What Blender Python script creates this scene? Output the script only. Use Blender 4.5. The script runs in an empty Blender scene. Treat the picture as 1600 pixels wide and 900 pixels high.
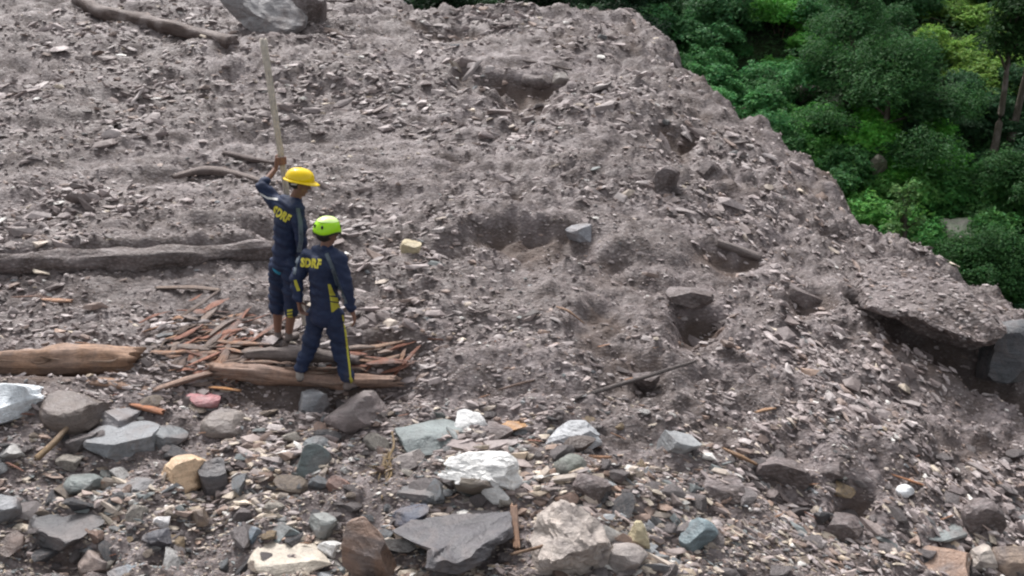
import bpy, bmesh, math, random
import numpy as np
from mathutils import Vector, Matrix
from mathutils.bvhtree import BVHTree

S = bpy.context.scene
COL = S.collection
rng = np.random.default_rng(7)
random.seed(7)

# ------------------------------------------------------------------ camera
CAMZ = 4.2
PITCH = math.radians(20)
cam_d = bpy.data.cameras.new('camera')
cam = bpy.data.objects.new('camera', cam_d)
COL.objects.link(cam)
cam.location = (0, 0, CAMZ)
cam.rotation_euler = (math.radians(90) - PITCH, 0, 0)
cam_d.lens = 36.0
cam_d.sensor_width = 36.0
cam_d.clip_start = 0.05
cam_d.clip_end = 600
S.camera = cam

# ------------------------------------------------------------------ light
W = bpy.data.worlds.new('World')
S.world = W
W.use_nodes = True
wn = W.node_tree
bg = wn.nodes['Background']
sky = wn.nodes.new('ShaderNodeTexSky')
sky.sky_type = 'NISHITA'
sky.sun_disc = False
SUN_EL, SUN_AZ = math.radians(56), math.radians(-25)
sky.sun_elevation = SUN_EL
sky.sun_rotation = SUN_AZ
sky.dust_density = 4.0
sky.air_density = 1.0
hs = wn.nodes.new('ShaderNodeHueSaturation')
hs.inputs['Saturation'].default_value = 0.18      # thick overcast: nearly colourless sky
wn.links.new(sky.outputs[0], hs.inputs['Color'])
wn.links.new(hs.outputs[0], bg.inputs['Color'])
bg.inputs['Strength'].default_value = 0.085
sd = bpy.data.lights.new('sun', 'SUN')
sd.energy = 1.5
sd.angle = math.radians(14)
sd.color = (1.0, 0.965, 0.945)
sun = bpy.data.objects.new('sun', sd)
COL.objects.link(sun)
sun.rotation_euler = (math.radians(90) - SUN_EL, 0, -SUN_AZ + math.radians(180) - math.radians(180))
_dir = Vector((math.sin(SUN_AZ) * math.cos(SUN_EL), math.cos(SUN_AZ) * math.cos(SUN_EL), math.sin(SUN_EL)))
sun.rotation_euler = _dir.to_track_quat('Z', 'Y').to_euler()
S.view_settings.view_transform = 'Standard'
S.view_settings.look = 'None'
S.view_settings.gamma = 1
S.view_settings.exposure = 1.32
S.cycles.filter_width = 2.2

# ------------------------------------------------------------------ projection helpers (photo pixels 1600x900 -> rays)
CP, SP = math.cos(PITCH), math.sin(PITCH)
def ray(px, py):
    cx, cy = (px - 800) / 1600, (450 - py) / 1600
    return np.array([cx, CP + cy * SP, -SP + cy * CP])
def at_y(px, py, y):
    d = ray(px, py)
    t = y / d[1]
    return Vector((d[0] * t, y, CAMZ + d[2] * t))
def project(x, y, z):
    zz = z - CAMZ
    dep = y * CP - zz * SP
    return 800 + 1600 * x / dep, 450 - 1600 * (y * SP + zz * CP) / dep, dep

# ------------------------------------------------------------------ noise
def _h(ix, iy, seed):
    n = (ix.astype(np.int64) * 374761393 + iy.astype(np.int64) * 668265263 + seed * 2147483647 * 31 + seed * 974634777) & 0xffffffff
    n = ((n ^ (n >> 13)) * 1274126177) & 0xffffffff
    n = ((n ^ (n >> 16)) * 2246822519) & 0xffffffff
    return (n ^ (n >> 15)) / 4294967295.0
def vnoise(x, y, seed=0):
    ix, iy = np.floor(x), np.floor(y)
    fx, fy = x - ix, y - iy
    fx = fx * fx * fx * (fx * (fx * 6 - 15) + 10); fy = fy * fy * fy * (fy * (fy * 6 - 15) + 10)
    a, b = _h(ix, iy, seed), _h(ix + 1, iy, seed)
    c, d = _h(ix, iy + 1, seed), _h(ix + 1, iy + 1, seed)
    return (a + (b - a) * fx + (c - a) * fy + (a - b - c + d) * fx * fy) * 2 - 1
def fbm(x, y, octv=4, seed=0, gain=0.5):
    s, a = 0, 1.0
    for o in range(octv):
        s = s + a * vnoise(x * 2 ** o + 17.3 * o, y * 2 ** o - 9.1 * o, seed + o)
        a *= gain
    return s
def worley(x, y, seed=0):
    ix, iy = np.floor(x), np.floor(y)
    best = np.full(np.shape(x), 9.0); idv = np.zeros(np.shape(x))
    for dx in (-1, 0, 1):
        for dy in (-1, 0, 1):
            cx, cy = ix + dx, iy + dy
            px, py = cx + _h(cx, cy, seed + 5), cy + _h(cx, cy, seed + 11)
            d = (px - x) ** 2 + (py - y) ** 2
            m = d < best
            best = np.where(m, d, best)
            idv = np.where(m, _h(cx, cy, seed + 23), idv)
    return np.sqrt(best), idv
def sstep(a, b, x):
    t = np.clip((x - a) / (b - a), 0, 1)
    return t * t * (3 - 2 * t)

# ------------------------------------------------------------------ debris terrain
A0 = 9.8
def base_h(x, y):
    return 0.25 * (y - A0) - 0.085 * np.clip(x - 0.5, 0, 9) ** 1.4 + 0.35 * sstep(14, 22, y) * sstep(-1, -7, x)
def march(px, py, fn):
    d = ray(px, py)
    t = np.linspace(4, 45, 420)
    z_ = CAMZ + d[2] * t - fn(d[0] * t, d[1] * t); i0 = int(np.argmax(z_ < 0))
    if z_[i0] < 0: t = np.linspace(t[max(i0 - 1, 0)], t[i0], 40)
    x, y, z = d[0] * t, d[1] * t, CAMZ + d[2] * t
    g = z - fn(x, y)
    i = np.argmax(g < 0)
    if g[i] >= 0: i = len(t) - 1
    return Vector((x[i], y[i], float(fn(x[i:i + 1], y[i:i + 1])[0])))

EDGE_PX = [(1900, 800), (1700, 690), (1600, 642), (1500, 606), (1420, 560), (1350, 512), (1332, 486), (1400, 505), (1480, 545),
           (1560, 560), (1640, 590), (1720, 600), (1800, 585), (1700, 535), (1600, 488), (1530, 440), (1440, 398), (1362, 352), (1300, 285), (1250, 243), (1150, 180),
           (1085, 120), (1040, 65), (1000, 24), (930, 14), (860, 14), (800, 18), (735, 14), (660, 6), (610, -6), (540, -22), (450, -40)]
EDGE = np.array([[*march(px, py, base_h)[:2]] for px, py in EDGE_PX])
EDGE = np.vstack([[[9.5, 4.0]], EDGE, [[-6, 33]], [[-30, 33]], [[-30, 3]], [[9.5, 3]]])
def edge_sd(x, y):
    d = np.full(np.shape(x), 1e9); inside = np.zeros(np.shape(x), bool)
    n = len(EDGE)
    for i in range(n):
        a, b = EDGE[i], EDGE[(i + 1) % n]
        ex, ey = b - a
        t = np.clip(((x - a[0]) * ex + (y - a[1]) * ey) / (ex * ex + ey * ey + 1e-12), 0, 1)
        d = np.minimum(d, np.hypot(x - a[0] - t * ex, y - a[1] - t * ey))
        c = ((a[1] > y) != (b[1] > y)) & (x < (b[0] - a[0]) * (y - a[1]) / ((b[1] - a[1]) if abs(b[1] - a[1]) > 1e-9 else 1e-9) + a[0])
        inside ^= c
    return np.where(inside, -d, d)

# bites: scarps where soil has slumped (x0, x1, top row, bottom row, drop metres)
BITES_PX = [(770, 875, 116, 175, .5), (728, 895, 354, 420, .42), (1050, 1122, 476, 530, .36), (890, 985, 470, 560, .26), (935, 1010, 540, 640, .14),
            (1034, 1090, 203, 250, .34), (1082, 1180, 392, 428, .24), (1225, 1300, 462, 502, .20), (705, 745, 110, 135, .2),
            (900, 1010, 395, 440, .2), (430, 640, 588, 640, .22), (1310, 1365, 764, 812, .22), (1180, 1300, 690, 760, .14),
            (990, 1040, 560, 620, .16), (120, 175, 205, 232, .14), (560, 640, 470, 500, .14), (1440, 1500, 690, 730, .16),
            (290, 350, 735, 800, .12), (30, 170, 850, 900, .16), (1060, 1180, 640, 680, .12), (1390, 1440, 440, 480, .12),
            (640, 760, 45, 62, .2), (1130, 1200, 300, 325, .14), (700, 730, 240, 262, .13), (790, 830, 300, 316, .16), (1240, 1400, 820, 880, .14), (1500, 1600, 690, 760, .14)]
BITES = []
for x0, x1, r0, r1, dp in BITES_PX:
    a = march((x0 + x1) / 2, r0, base_h); b = march((x0 + x1) / 2, r1, base_h)
    l = march(x0, r0, base_h)
    BITES.append((a.x, a.y, b.y, abs(a.x - l.x) * 1.1, dp, (b.x - a.x)))
_a, _b = march(0, 424, base_h), march(420, 402, base_h)
LEDGE = (_a.y, _a.x, (_b.y - _a.y) / (_b.x - _a.x), _b.x)
def terrain(x, y, detail=True, parts=False):
    z = base_h(x, y)
    wx = x + 0.25 * vnoise(x * 0.9, y * 0.9, 50); wy = y + 0.25 * vnoise(x * 0.9, y * 0.9, 51)
    z = z + 0.10 * fbm(wx * 0.45, wy * 0.8, 3, 3)
    scar = np.zeros(np.shape(x))
    wn1 = vnoise(x * 2.7, y * 3.5, 62); wn2 = fbm(x * 4.3, y * 4.3, 2, 63)
    for cx, yt, yb, rx, dp, sh in BITES:
        jit = 0.12 * vnoise(x * 2.3, y * 0.7, 60) + 0.02 * vnoise(x * 7.0, y * 2, 61)
        v = (y - yb) / (yt - yb)
        xc = cx + sh * np.clip(1 - v, 0, 1)
        m = np.clip(1 - (np.abs(x - xc) / (rx * 1.15) + .45 * wn1 + .12 * wn2) ** 2, 0, 1) ** 1.2
        v = np.clip((y - yt + 2.1 * (yt - yb)) / (2.1 * (yt - yb)), 0, 1)
        front = 1 - sstep(yt - 0.06, yt + 0.20, y - jit - .05 * wn2)
        prof = v ** 1.3 * front
        z = z - dp * (.95 + .25 * wn1) * m * prof + .05 * dp / .3 * m * (1 - front) * np.clip(1 - (y - yt) / .4, 0, 1)
        scar = np.maximum(scar, sstep(0.30, 0.75, m * prof + .15 * wn2) * min(1, dp / .26))
    yl = LEDGE[0] + (x - LEDGE[1]) * LEDGE[2] + .05 * wn2
    z = z + .26 * sstep(yl - .03, yl + .12, y) * np.clip(1 - (y - yl) / 1.6, 0, 1) * sstep(LEDGE[3] + .25, LEDGE[3] - .3, x)
    dd = edge_sd(x, y) + 0.16 * vnoise(x * 1.7, y * 1.7, 70) + 0.07 * vnoise(x * 5.1, y * 5.1, 71)
    slip = np.clip(dd + 0.05, 0, 99)
    z = z - (1.9 * slip) * (0.5 + 0.5 * sstep(0, 0.25, slip)) + 0.07 * sstep(-0.7, -0.1, dd) * (0.5 + vnoise(x * 2.3, y * 2.3, 72))
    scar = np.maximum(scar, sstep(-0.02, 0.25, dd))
    if detail:
        m = 1 - 0.6 * scar
        f1, id1 = worley(wx * 2.0, wy * 2.9, 1)
        f2, id2 = worley(x * 5.2, y * 7.5, 2)
        f3, id3 = worley(x * 12, y * 17, 4)
        calm = 0.45 + 0.55 * sstep(-0.3, 0.5, vnoise(x * 0.5, y * 0.6, 33))
        z = z + m * calm * (0.15 * (0.35 - f1) * (0.3 + id1) + 0.115 * (0.4 - f2) * (0.2 + id2 * 1.3)) + 0.042 * m * (0.4 - f3) * (0.3 + id3)
        z = z + 0.045 * fbm(x * 1.6, y * 2.6, 4, 8) + 0.10 * m * np.clip(fbm(x * .75 - y * .1, y * 1.9, 3, 18), -.2, .5) + 0.012 * fbm(x * 14, y * 20, 2, 9)
        z = z + scar * 0.06 * fbm(x * 3.0, y * 7.0, 3, 12)
        fw = sstep(0.2, 3.5, x)
        a_, b_ = x * .62 - y * .78, x * .78 + y * .62
        z = z + fw * m * (0.11 * np.clip(fbm(a_ * .55 + 3, b_ * 2.3, 3, 44), -.45, .7) + .045 * vnoise(a_ * 1.8, b_ * 6.5, 46))
        z = z + (1 - fw) * m * .05 * vnoise(x * 1.1, y * 5.5, 47)
    if parts: return z, scar, dd
    return z
def T(x, y): return terrain(x, y)
def hit(px, py, fn=None):
    return march(px, py, fn or T)
def normal_at(x, y, e=0.15):
    q = terrain(np.array([x + e, x - e, x, x]), np.array([y, y, y + e, y - e]), detail=False)
    return Vector((-(q[0] - q[1]) / (2 * e), -(q[2] - q[3]) / (2 * e), 1)).normalized()

# ------------------------------------------------------------------ materials
def mat(name):
    m = bpy.data.materials.new(name); m.use_nodes = True
    nt = m.node_tree
    return m, nt, nt.nodes['Principled BSDF']
def N(nt, typ, **kw):
    n = nt.nodes.new(typ)
    for k, v in kw.items():
        if k in n.inputs.keys(): n.inputs[k].default_value = v
        else: setattr(n, k, v)
    return n
def mixc(nt, fac, a, b, blend='MIX'):
    n = nt.nodes.new('ShaderNodeMix'); n.data_type = 'RGBA'; n.blend_type = blend
    for sock, v in ((n.inputs[0], fac), (n.inputs[6], a), (n.inputs[7], b)):
        if isinstance(v, bpy.types.NodeSocket): nt.links.new(v, sock)
        elif isinstance(v, (int, float)): sock.default_value = v
        else: sock.default_value = (*v, 1)
    return n.outputs[2]
def ramp(nt, src, a, b, lo=0.0, hi=1.0):
    n = nt.nodes.new('ShaderNodeMapRange'); n.inputs[1].default_value = a; n.inputs[2].default_value = b
    n.inputs[3].default_value = lo; n.inputs[4].default_value = hi
    nt.links.new(src, n.inputs[0]); return n.outputs[0]
def noise(nt, vec, scale, detail=4, rough=0.55, dist=0.0):
    n = nt.nodes.new('ShaderNodeTexNoise'); n.inputs['Scale'].default_value = scale; n.inputs['Detail'].default_value = detail
    n.inputs['Roughness'].default_value = rough; n.inputs['Distortion'].default_value = dist
    if vec is not None: nt.links.new(vec, n.inputs['Vector'])
    return n.outputs['Fac']
def bump(nt, h, strength, dist, prev=None):
    n = nt.nodes.new('ShaderNodeBump'); n.inputs['Strength'].default_value = strength; n.inputs['Distance'].default_value = dist
    nt.links.new(h, n.inputs['Height'])
    if prev is not None: nt.links.new(prev, n.inputs['Normal'])
    return n.outputs['Normal']
def mulc(nt, col, f):
    n = nt.nodes.new('ShaderNodeVectorMath'); n.operation = 'SCALE'
    nt.links.new(col, n.inputs[0])
    if isinstance(f, bpy.types.NodeSocket): nt.links.new(f, n.inputs['Scale'])
    else: n.inputs['Scale'].default_value = f
    return n.outputs[0]

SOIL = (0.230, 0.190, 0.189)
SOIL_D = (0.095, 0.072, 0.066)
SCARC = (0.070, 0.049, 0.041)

def m_ground():
    m, nt, b = mat('wet_debris_soil')
    tc = N(nt, 'ShaderNodeTexCoord'); v = tc.outputs['Object']
    mp = N(nt, 'ShaderNodeMapping'); mp.inputs['Scale'].default_value = (0.6, 1.0, 1.0); nt.links.new(v, mp.inputs['Vector'])
    sv = mp.outputs[0]
    big = noise(nt, v, 0.6, 4)
    mid = noise(nt, sv, 5, 6, 0.65)
    fine = noise(nt, sv, 38, 4, 0.7)
    c = mixc(nt, ramp(nt, big, .38, .62), SOIL, (0.165, 0.135, 0.128))
    c = mixc(nt, ramp(nt, mid, .40, .62), c, SOIL_D)
    c = mixc(nt, ramp(nt, fine, .5, .72, 0, .75), c, (0.34, 0.31, 0.31))
    vo = N(nt, 'ShaderNodeTexVoronoi'); vo.inputs['Scale'].default_value = 30; nt.links.new(sv, vo.inputs['Vector'])
    c = mulc(nt, c, ramp(nt, vo.outputs['Distance'], 0.1, 0.7, 1.12, 0.72))
    at = N(nt, 'ShaderNodeAttribute'); at.attribute_name = 'scar'
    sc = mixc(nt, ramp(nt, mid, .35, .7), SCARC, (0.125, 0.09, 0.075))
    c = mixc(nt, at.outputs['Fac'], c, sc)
    nt.links.new(c, b.inputs['Base Color'])
    nt.links.new(ramp(nt, mid, .3, .7, .5, .85), b.inputs['Roughness'])
    nm = bump(nt, fine, 0.9, 0.02)
    nm = bump(nt, vo.outputs['Distance'], 0.6, 0.015, nm)
    nt.links.new(nm, b.inputs['Normal'])
    return m
def m_gravel():
    m, nt, b = mat('muddy_gravel')
    at = N(nt, 'ShaderNodeAttribute'); at.attribute_name = 'Col'
    tc = N(nt, 'ShaderNodeTexCoord')
    n1 = noise(nt, tc.outputs['Object'], 25, 4, .7)
    c = mulc(nt, at.outputs['Color'], ramp(nt, n1, .3, .7, .72, 1.25))
    nt.links.new(c, b.inputs['Base Color']); b.inputs['Roughness'].default_value = 0.62
    nt.links.new(bump(nt, n1, .7, .01), b.inputs['Normal'])
    return m
def m_rock(name='weathered_rock', mud=0.8, gloss=.45):
    m, nt, b = mat(name)
    oi = N(nt, 'ShaderNodeObjectInfo'); tc = N(nt, 'ShaderNodeTexCoord'); v = tc.outputs['Object']
    ad = N(nt, 'ShaderNodeVectorMath'); ad.operation = 'ADD'
    cb = N(nt, 'ShaderNodeCombineXYZ')
    r = ramp(nt, oi.outputs['Random'], 0, 1, 0, 60)
    for i in range(3): nt.links.new(r, cb.inputs[i])
    nt.links.new(v, ad.inputs[0]); nt.links.new(cb.outputs[0], ad.inputs[1]); v = ad.outputs[0]
    n1 = noise(nt, v, 5, 6, .65); n2 = noise(nt, v, 32, 4, .7); n3 = noise(nt, v, 2.2, 3, .5, 1.5)
    mp = N(nt, 'ShaderNodeMapping'); mp.inputs['Scale'].default_value = (1.5, 3, 14); mp.inputs['Rotation'].default_value = (.4, .3, .2)
    nt.links.new(v, mp.inputs[0]); n4 = noise(nt, mp.outputs[0], 2, 4, .6)
    c = mulc(nt, oi.outputs['Color'], ramp(nt, n1, .3, .72, .7, 1.22))
    c = mulc(nt, c, ramp(nt, n4, .35, .65, .85, 1.12))
    c = mulc(nt, c, ramp(nt, n2, .3, .7, .82, 1.15))
    c = mixc(nt, ramp(nt, n3, .46, .68, 0, mud), c, (0.17, 0.145, 0.14))
    nt.links.new(c, b.inputs['Base Color'])
    nt.links.new(ramp(nt, n1, .3, .7, gloss - .15, gloss + .25), b.inputs['Roughness'])
    nm = bump(nt, n1, .8, .05); nm = bump(nt, n4, .6, .03, nm); nm = bump(nt, n2, .8, .012, nm)
    nt.links.new(nm, b.inputs['Normal'])
    return m
def m_wood(name, mudf=.4):
    m, nt, b = mat(name)
    oi = N(nt, 'ShaderNodeObjectInfo'); uv = N(nt, 'ShaderNodeUVMap')
    mp = N(nt, 'ShaderNodeMapping'); mp.inputs['Scale'].default_value = (9, 1.6, 1); nt.links.new(uv.outputs[0], mp.inputs[0])
    n1 = noise(nt, mp.outputs[0], 2.6, 6, .7, .4)
    tc = N(nt, 'ShaderNodeTexCoord'); n2 = noise(nt, tc.outputs['Object'], 3.0, 5, .6); n3 = noise(nt, tc.outputs['Object'], 30, 3, .6)
    c = mulc(nt, oi.outputs['Color'], ramp(nt, n1, .3, .7, .45, 1.3))
    c = mixc(nt, ramp(nt, n2, .47, .6, 0, mudf), c, (0.19, 0.155, 0.145))
    c = mulc(nt, c, ramp(nt, n3, .3, .7, .8, 1.18))
    nt.links.new(c, b.inputs['Base Color']); b.inputs['Roughness'].default_value = .7
    nm = bump(nt, n1, 1.0, .02); nm = bump(nt, n3, .4, .006, nm); nt.links.new(nm, b.inputs['Normal'])
    return m
def m_leaf():
    m, nt, b = mat('leaf')
    oi = N(nt, 'ShaderNodeObjectInfo'); at = N(nt, 'ShaderNodeAttribute'); at.attribute_name = 'Col'
    c = mixc(nt, 1.0, oi.outputs['Color'], at.outputs['Color'], 'MULTIPLY')
    nt.links.new(c, b.inputs['Base Color']); b.inputs['Roughness'].default_value = .5
    b.inputs['Specular IOR Level'].default_value = .12
    tr = N(nt, 'ShaderNodeBsdfTranslucent'); nt.links.new(c, tr.inputs['Color'])
    ms = N(nt, 'ShaderNodeMixShader'); ms.inputs[0].default_value = .38
    out = nt.nodes['Material Output']
    nt.links.new(b.outputs[0], ms.inputs[1]); nt.links.new(tr.outputs[0], ms.inputs[2]); nt.links.new(ms.outputs[0], out.inputs['Surface'])
    return m
def m_cloth(name, col, rough=.8, var=.25):
    m, nt, b = mat(name)
    tc = N(nt, 'ShaderNodeTexCoord'); n1 = noise(nt, tc.outputs['Object'], 7, 4, .6); n2 = noise(nt, tc.outputs['Object'], 160, 2, .5)
    rgb = N(nt, 'ShaderNodeRGB'); rgb.outputs[0].default_value = (*col, 1)
    c = mulc(nt, rgb.outputs[0], ramp(nt, n1, .3, .7, 1 - var, 1 + var))
    sp = N(nt, 'ShaderNodeSeparateXYZ'); nt.links.new(tc.outputs['Object'], sp.inputs[0])
    ad = N(nt, 'ShaderNodeMath'); ad.operation = 'MULTIPLY_ADD'; ad.inputs[1].default_value = .9; nt.links.new(n1, ad.inputs[0]); nt.links.new(sp.outputs['Z'], ad.inputs[2])
    c = mixc(nt, ramp(nt, ad.outputs[0], .12, .42, .5, 0), c, (.13, .11, .105))       # mud splashed on the lower legs
    c = mixc(nt, ramp(nt, n1, .60, .75, 0, .18), c, (.13, .11, .105))
    nt.links.new(c, b.inputs['Base Color']); b.inputs['Roughness'].default_value = rough
    nt.links.new(bump(nt, n1, .5, .012, bump(nt, n2, .2, .001)), b.inputs['Normal'])
    return m
def m_flat(name, col, rough=.4, var=.08, sub=0):
    m, nt, b = mat(name)
    tc = N(nt, 'ShaderNodeTexCoord'); n1 = noise(nt, tc.outputs['Object'], 14, 5, .6)
    rgb = N(nt, 'ShaderNodeRGB'); rgb.outputs[0].default_value = (*col, 1)
    c = mulc(nt, rgb.outputs[0], ramp(nt, n1, .3, .7, 1 - var, 1 + var))
    nt.links.new(c, b.inputs['Base Color']); b.inputs['Roughness'].default_value = rough
    if sub: b.inputs['Subsurface Weight'].default_value = sub; b.inputs['Subsurface Scale'].default_value = .01
    return m
def m_bank():
    m, nt, b = mat('green_hillside_soil')
    tc = N(nt, 'ShaderNodeTexCoord'); v = tc.outputs['Object']
    n1 = noise(nt, v, .5, 4); n2 = noise(nt, v, 6, 5, .7)
    c = mixc(nt, ramp(nt, n1, .4, .6), (0.020, 0.035, 0.016), (0.035, 0.060, 0.018))
    c = mulc(nt, c, ramp(nt, n2, .3, .7, .5, 1.5))
    nt.links.new(c, b.inputs['Base Color']); b.inputs['Roughness'].default_value = .9
    nt.links.new(bump(nt, n2, 1, .1), b.inputs['Normal'])
    return m
M_GROUND, M_GRAVEL, M_ROCK = m_ground(), m_gravel(), m_rock()
M_CLEAN = m_rock('clean_rock', .12, .5)
M_WHITE = m_rock('white_quartz', .05, .5)
M_WOOD, M_MUDWOOD = m_wood('split_wood', .35), m_wood('mud_caked_wood', .85)
M_HEAPWOOD = m_wood('mud_soaked_wood', .7)
M_LEAF, M_BANK = m_leaf(), m_bank()

# ------------------------------------------------------------------ mesh / object helpers
def np_mesh(name, V, F, smooth=False, col=None, floats=None, uv=None):
    V = np.asarray(V, np.float32); F = np.asarray(F, np.int32)
    me = bpy.data.meshes.new(name)
    k = F.shape[1]
    me.vertices.add(len(V)); me.vertices.foreach_set('co', V.ravel())
    me.loops.add(F.size); me.loops.foreach_set('vertex_index', F.ravel())
    me.polygons.add(len(F)); me.polygons.foreach_set('loop_start', np.arange(0, F.size, k, dtype=np.int32))
    me.polygons.foreach_set('loop_total', np.full(len(F), k, np.int32))
    me.polygons.foreach_set('use_smooth', np.full(len(F), smooth))
    if col is not None:
        a = me.color_attributes.new('Col', 'FLOAT_COLOR', 'POINT')
        c = np.ones((len(V), 4), np.float32); c[:, :3] = col
        a.data.foreach_set('color', c.ravel())
    if floats is not None:
        a = me.attributes.new('scar', 'FLOAT', 'POINT'); a.data.foreach_set('value', np.asarray(floats, np.float32))
    if uv is not None:
        l = me.uv_layers.new(name='UVMap'); l.data.foreach_set('uv', np.asarray(uv, np.float32)[F.ravel()].ravel())
    me.update(calc_edges=True); me.validate()
    return me
def obj(name, me, m=None, parent=None, loc=None, color=None, rot=None, scale=None):
    if m is not None and not me.materials: me.materials.append(m)
    o = bpy.data.objects.new(name, me); COL.objects.link(o)
    if parent: o.parent = parent
    if loc is not None: o.location = loc
    if rot is not None: o.rotation_euler = rot
    if scale is not None: o.scale = scale
    if color is not None: o.color = (*color, 1)
    return o
def empty(name, loc=(0, 0, 0)):
    o = bpy.data.objects.new(name, None); COL.objects.link(o); o.location = loc; o.empty_display_size = .1
    return o
def tag(o, label=None, cat=None, group=None, kind=None):
    for k, v in (('label', label), ('category', cat), ('group', group), ('kind', kind)):
        if v: o[k] = v
    return o

# ------------------------------------------------------------------ ground
NX, NY = 680, 540
ys = 4.6 * np.exp(np.linspace(0, math.log(33 / 4.6), NY))
us = np.linspace(-.80, .86, NX)
U, Y = np.meshgrid(us, ys)
X = U * (Y + 2.0)
Z, SC, DD = terrain(X, Y, parts=True)
Z = np.maximum(Z, -9)
V = np.stack([X, Y, Z], -1).reshape(-1, 3)
idx = np.arange(NX * NY).reshape(NY, NX)
F = np.stack([idx[:-1, :-1], idx[:-1, 1:], idx[1:, 1:], idx[1:, :-1]], -1).reshape(-1, 4)
# brown soil exposed along the far rim
PXg, PYg, _ = project(X, Y, Z)
rimc = [march(960, 60, base_h), march(1050, 120, base_h), march(1130, 190, base_h), march(1290, 290, base_h), march(1440, 560, base_h)]
rim = np.zeros_like(X)
for q, rr in zip(rimc, (1.5, 1.0, .8, .8, .9)):
    rim = np.maximum(rim, 1 - sstep(rr * .3, rr, np.hypot(X - q.x, Y - q.y)))
rim *= .85 * sstep(-.2, .5, fbm(X * 1.5, Y * 1.5, 3, 77) + .15)
for q_, rx_, ry_ in ((march(350, 555, base_h), 1.15, .75), (march(90, 600, base_h), .9, .35), (march(590, 560, base_h), .5, .4)):
    e_ = np.hypot((X - q_.x) / rx_, (Y - q_.y) / ry_)
    rim = np.maximum(rim, .7 * (1 - sstep(.5, 1.05, e_ + .25 * fbm(X * 3, Y * 3, 3, 79))))
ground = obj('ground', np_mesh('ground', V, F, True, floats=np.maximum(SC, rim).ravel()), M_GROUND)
tag(ground, 'grey brown landslide debris slope of wet mud and crushed rock', kind='structure')

# ------------------------------------------------------------------ hillside beyond the ravine
def bank(x, y):
    return -6.2 + .43 * (y - 18.5) + .7 * fbm(x * .16, y * .16, 3, 90) + .03 * (x - 6)
bx = np.linspace(-60, 90, 220); by = np.linspace(6, 130, 200)
BX, BY = np.meshgrid(bx, by)
BZ = bank(BX, BY)
bi = np.arange(BX.size).reshape(BX.shape)
hill = obj('hillside', np_mesh('hillside', np.stack([BX, BY, BZ], -1).reshape(-1, 3),
           np.stack([bi[:-1, :-1], bi[:-1, 1:], bi[1:, 1:], bi[1:, :-1]], -1).reshape(-1, 4), True), M_BANK)
tag(hill, 'green overgrown hillside across the ravine behind the debris edge', kind='structure')

# ------------------------------------------------------------------ stone prototypes
def hull_proto(k, n=11):
    r = np.random.default_rng(100 + k)
    p = r.normal(size=(n, 3)); p /= np.linalg.norm(p, axis=1)[:, None]; p *= r.uniform(.75, 1.1, (n, 1)) 
    bm = bmesh.new()
    for q in p: bm.verts.new(q)
    bmesh.ops.convex_hull(bm, input=bm.verts)
    for v in [v for v in bm.verts if not v.link_faces]: bm.verts.remove(v)
    bmesh.ops.triangulate(bm, faces=bm.faces)
    bm.verts.index_update()
    V = np.array([v.co[:] for v in bm.verts]); F = np.array([[v.index for v in f.verts] for f in bm.faces]); bm.free()
    return V, F
PROTO = [hull_proto(k, 9 + k % 4) for k in range(16)]
ICO = {}
for lv in (2, 3, 4, 5):
    bm = bmesh.new(); bmesh.ops.create_icosphere(bm, subdivisions=lv, radius=1)
    bm.verts.index_update()
    ICO[lv] = (np.array([v.co[:] for v in bm.verts]), np.array([[v.index for v in f.verts] for f in bm.faces])); bm.free()
def rock_np(seed, lv=4, planes=11, cut=(.55, .85), rough=.035, tops=None, extra=None):
    r = np.random.default_rng(seed)
    V, F = ICO[lv]; V = V.copy()
    ns = r.normal(size=(planes, 3)); ns /= np.linalg.norm(ns, axis=1)[:, None]
    ds = r.uniform(*cut, planes)
    if tops is not None:
        ns = np.vstack([ns, [[0, 0, 1]]]); ds = np.append(ds, tops)
    for q in (extra or []):
        e_ = np.array(q[:3], float); ns = np.vstack([ns, [e_ / np.linalg.norm(e_)]]); ds = np.append(ds, q[3])
    for it in range(2):
        for n, d in zip(ns, ds):
            e = np.clip(V @ n - d, 0, None); V -= e[:, None] * n * .96
    nn = V / (np.linalg.norm(V, axis=1)[:, None] + 1e-6)
    d = fbm(nn[:, 0] * 2 + nn[:, 2] * 1.7 + seed, nn[:, 1] * 2 - nn[:, 2] * 1.3, 3, seed % 97)
    d2 = fbm(nn[:, 0] * 8 + nn[:, 2] * 6.7 + seed, nn[:, 1] * 8 - nn[:, 2] * 5.3, 2, seed % 89)
    V += nn * (rough * d + rough * .6 * d2)[:, None]
    V -= (V.max(0) + V.min(0)) / 2
    V /= (V.max(0) - V.min(0)) / 2
    return V, F

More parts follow.
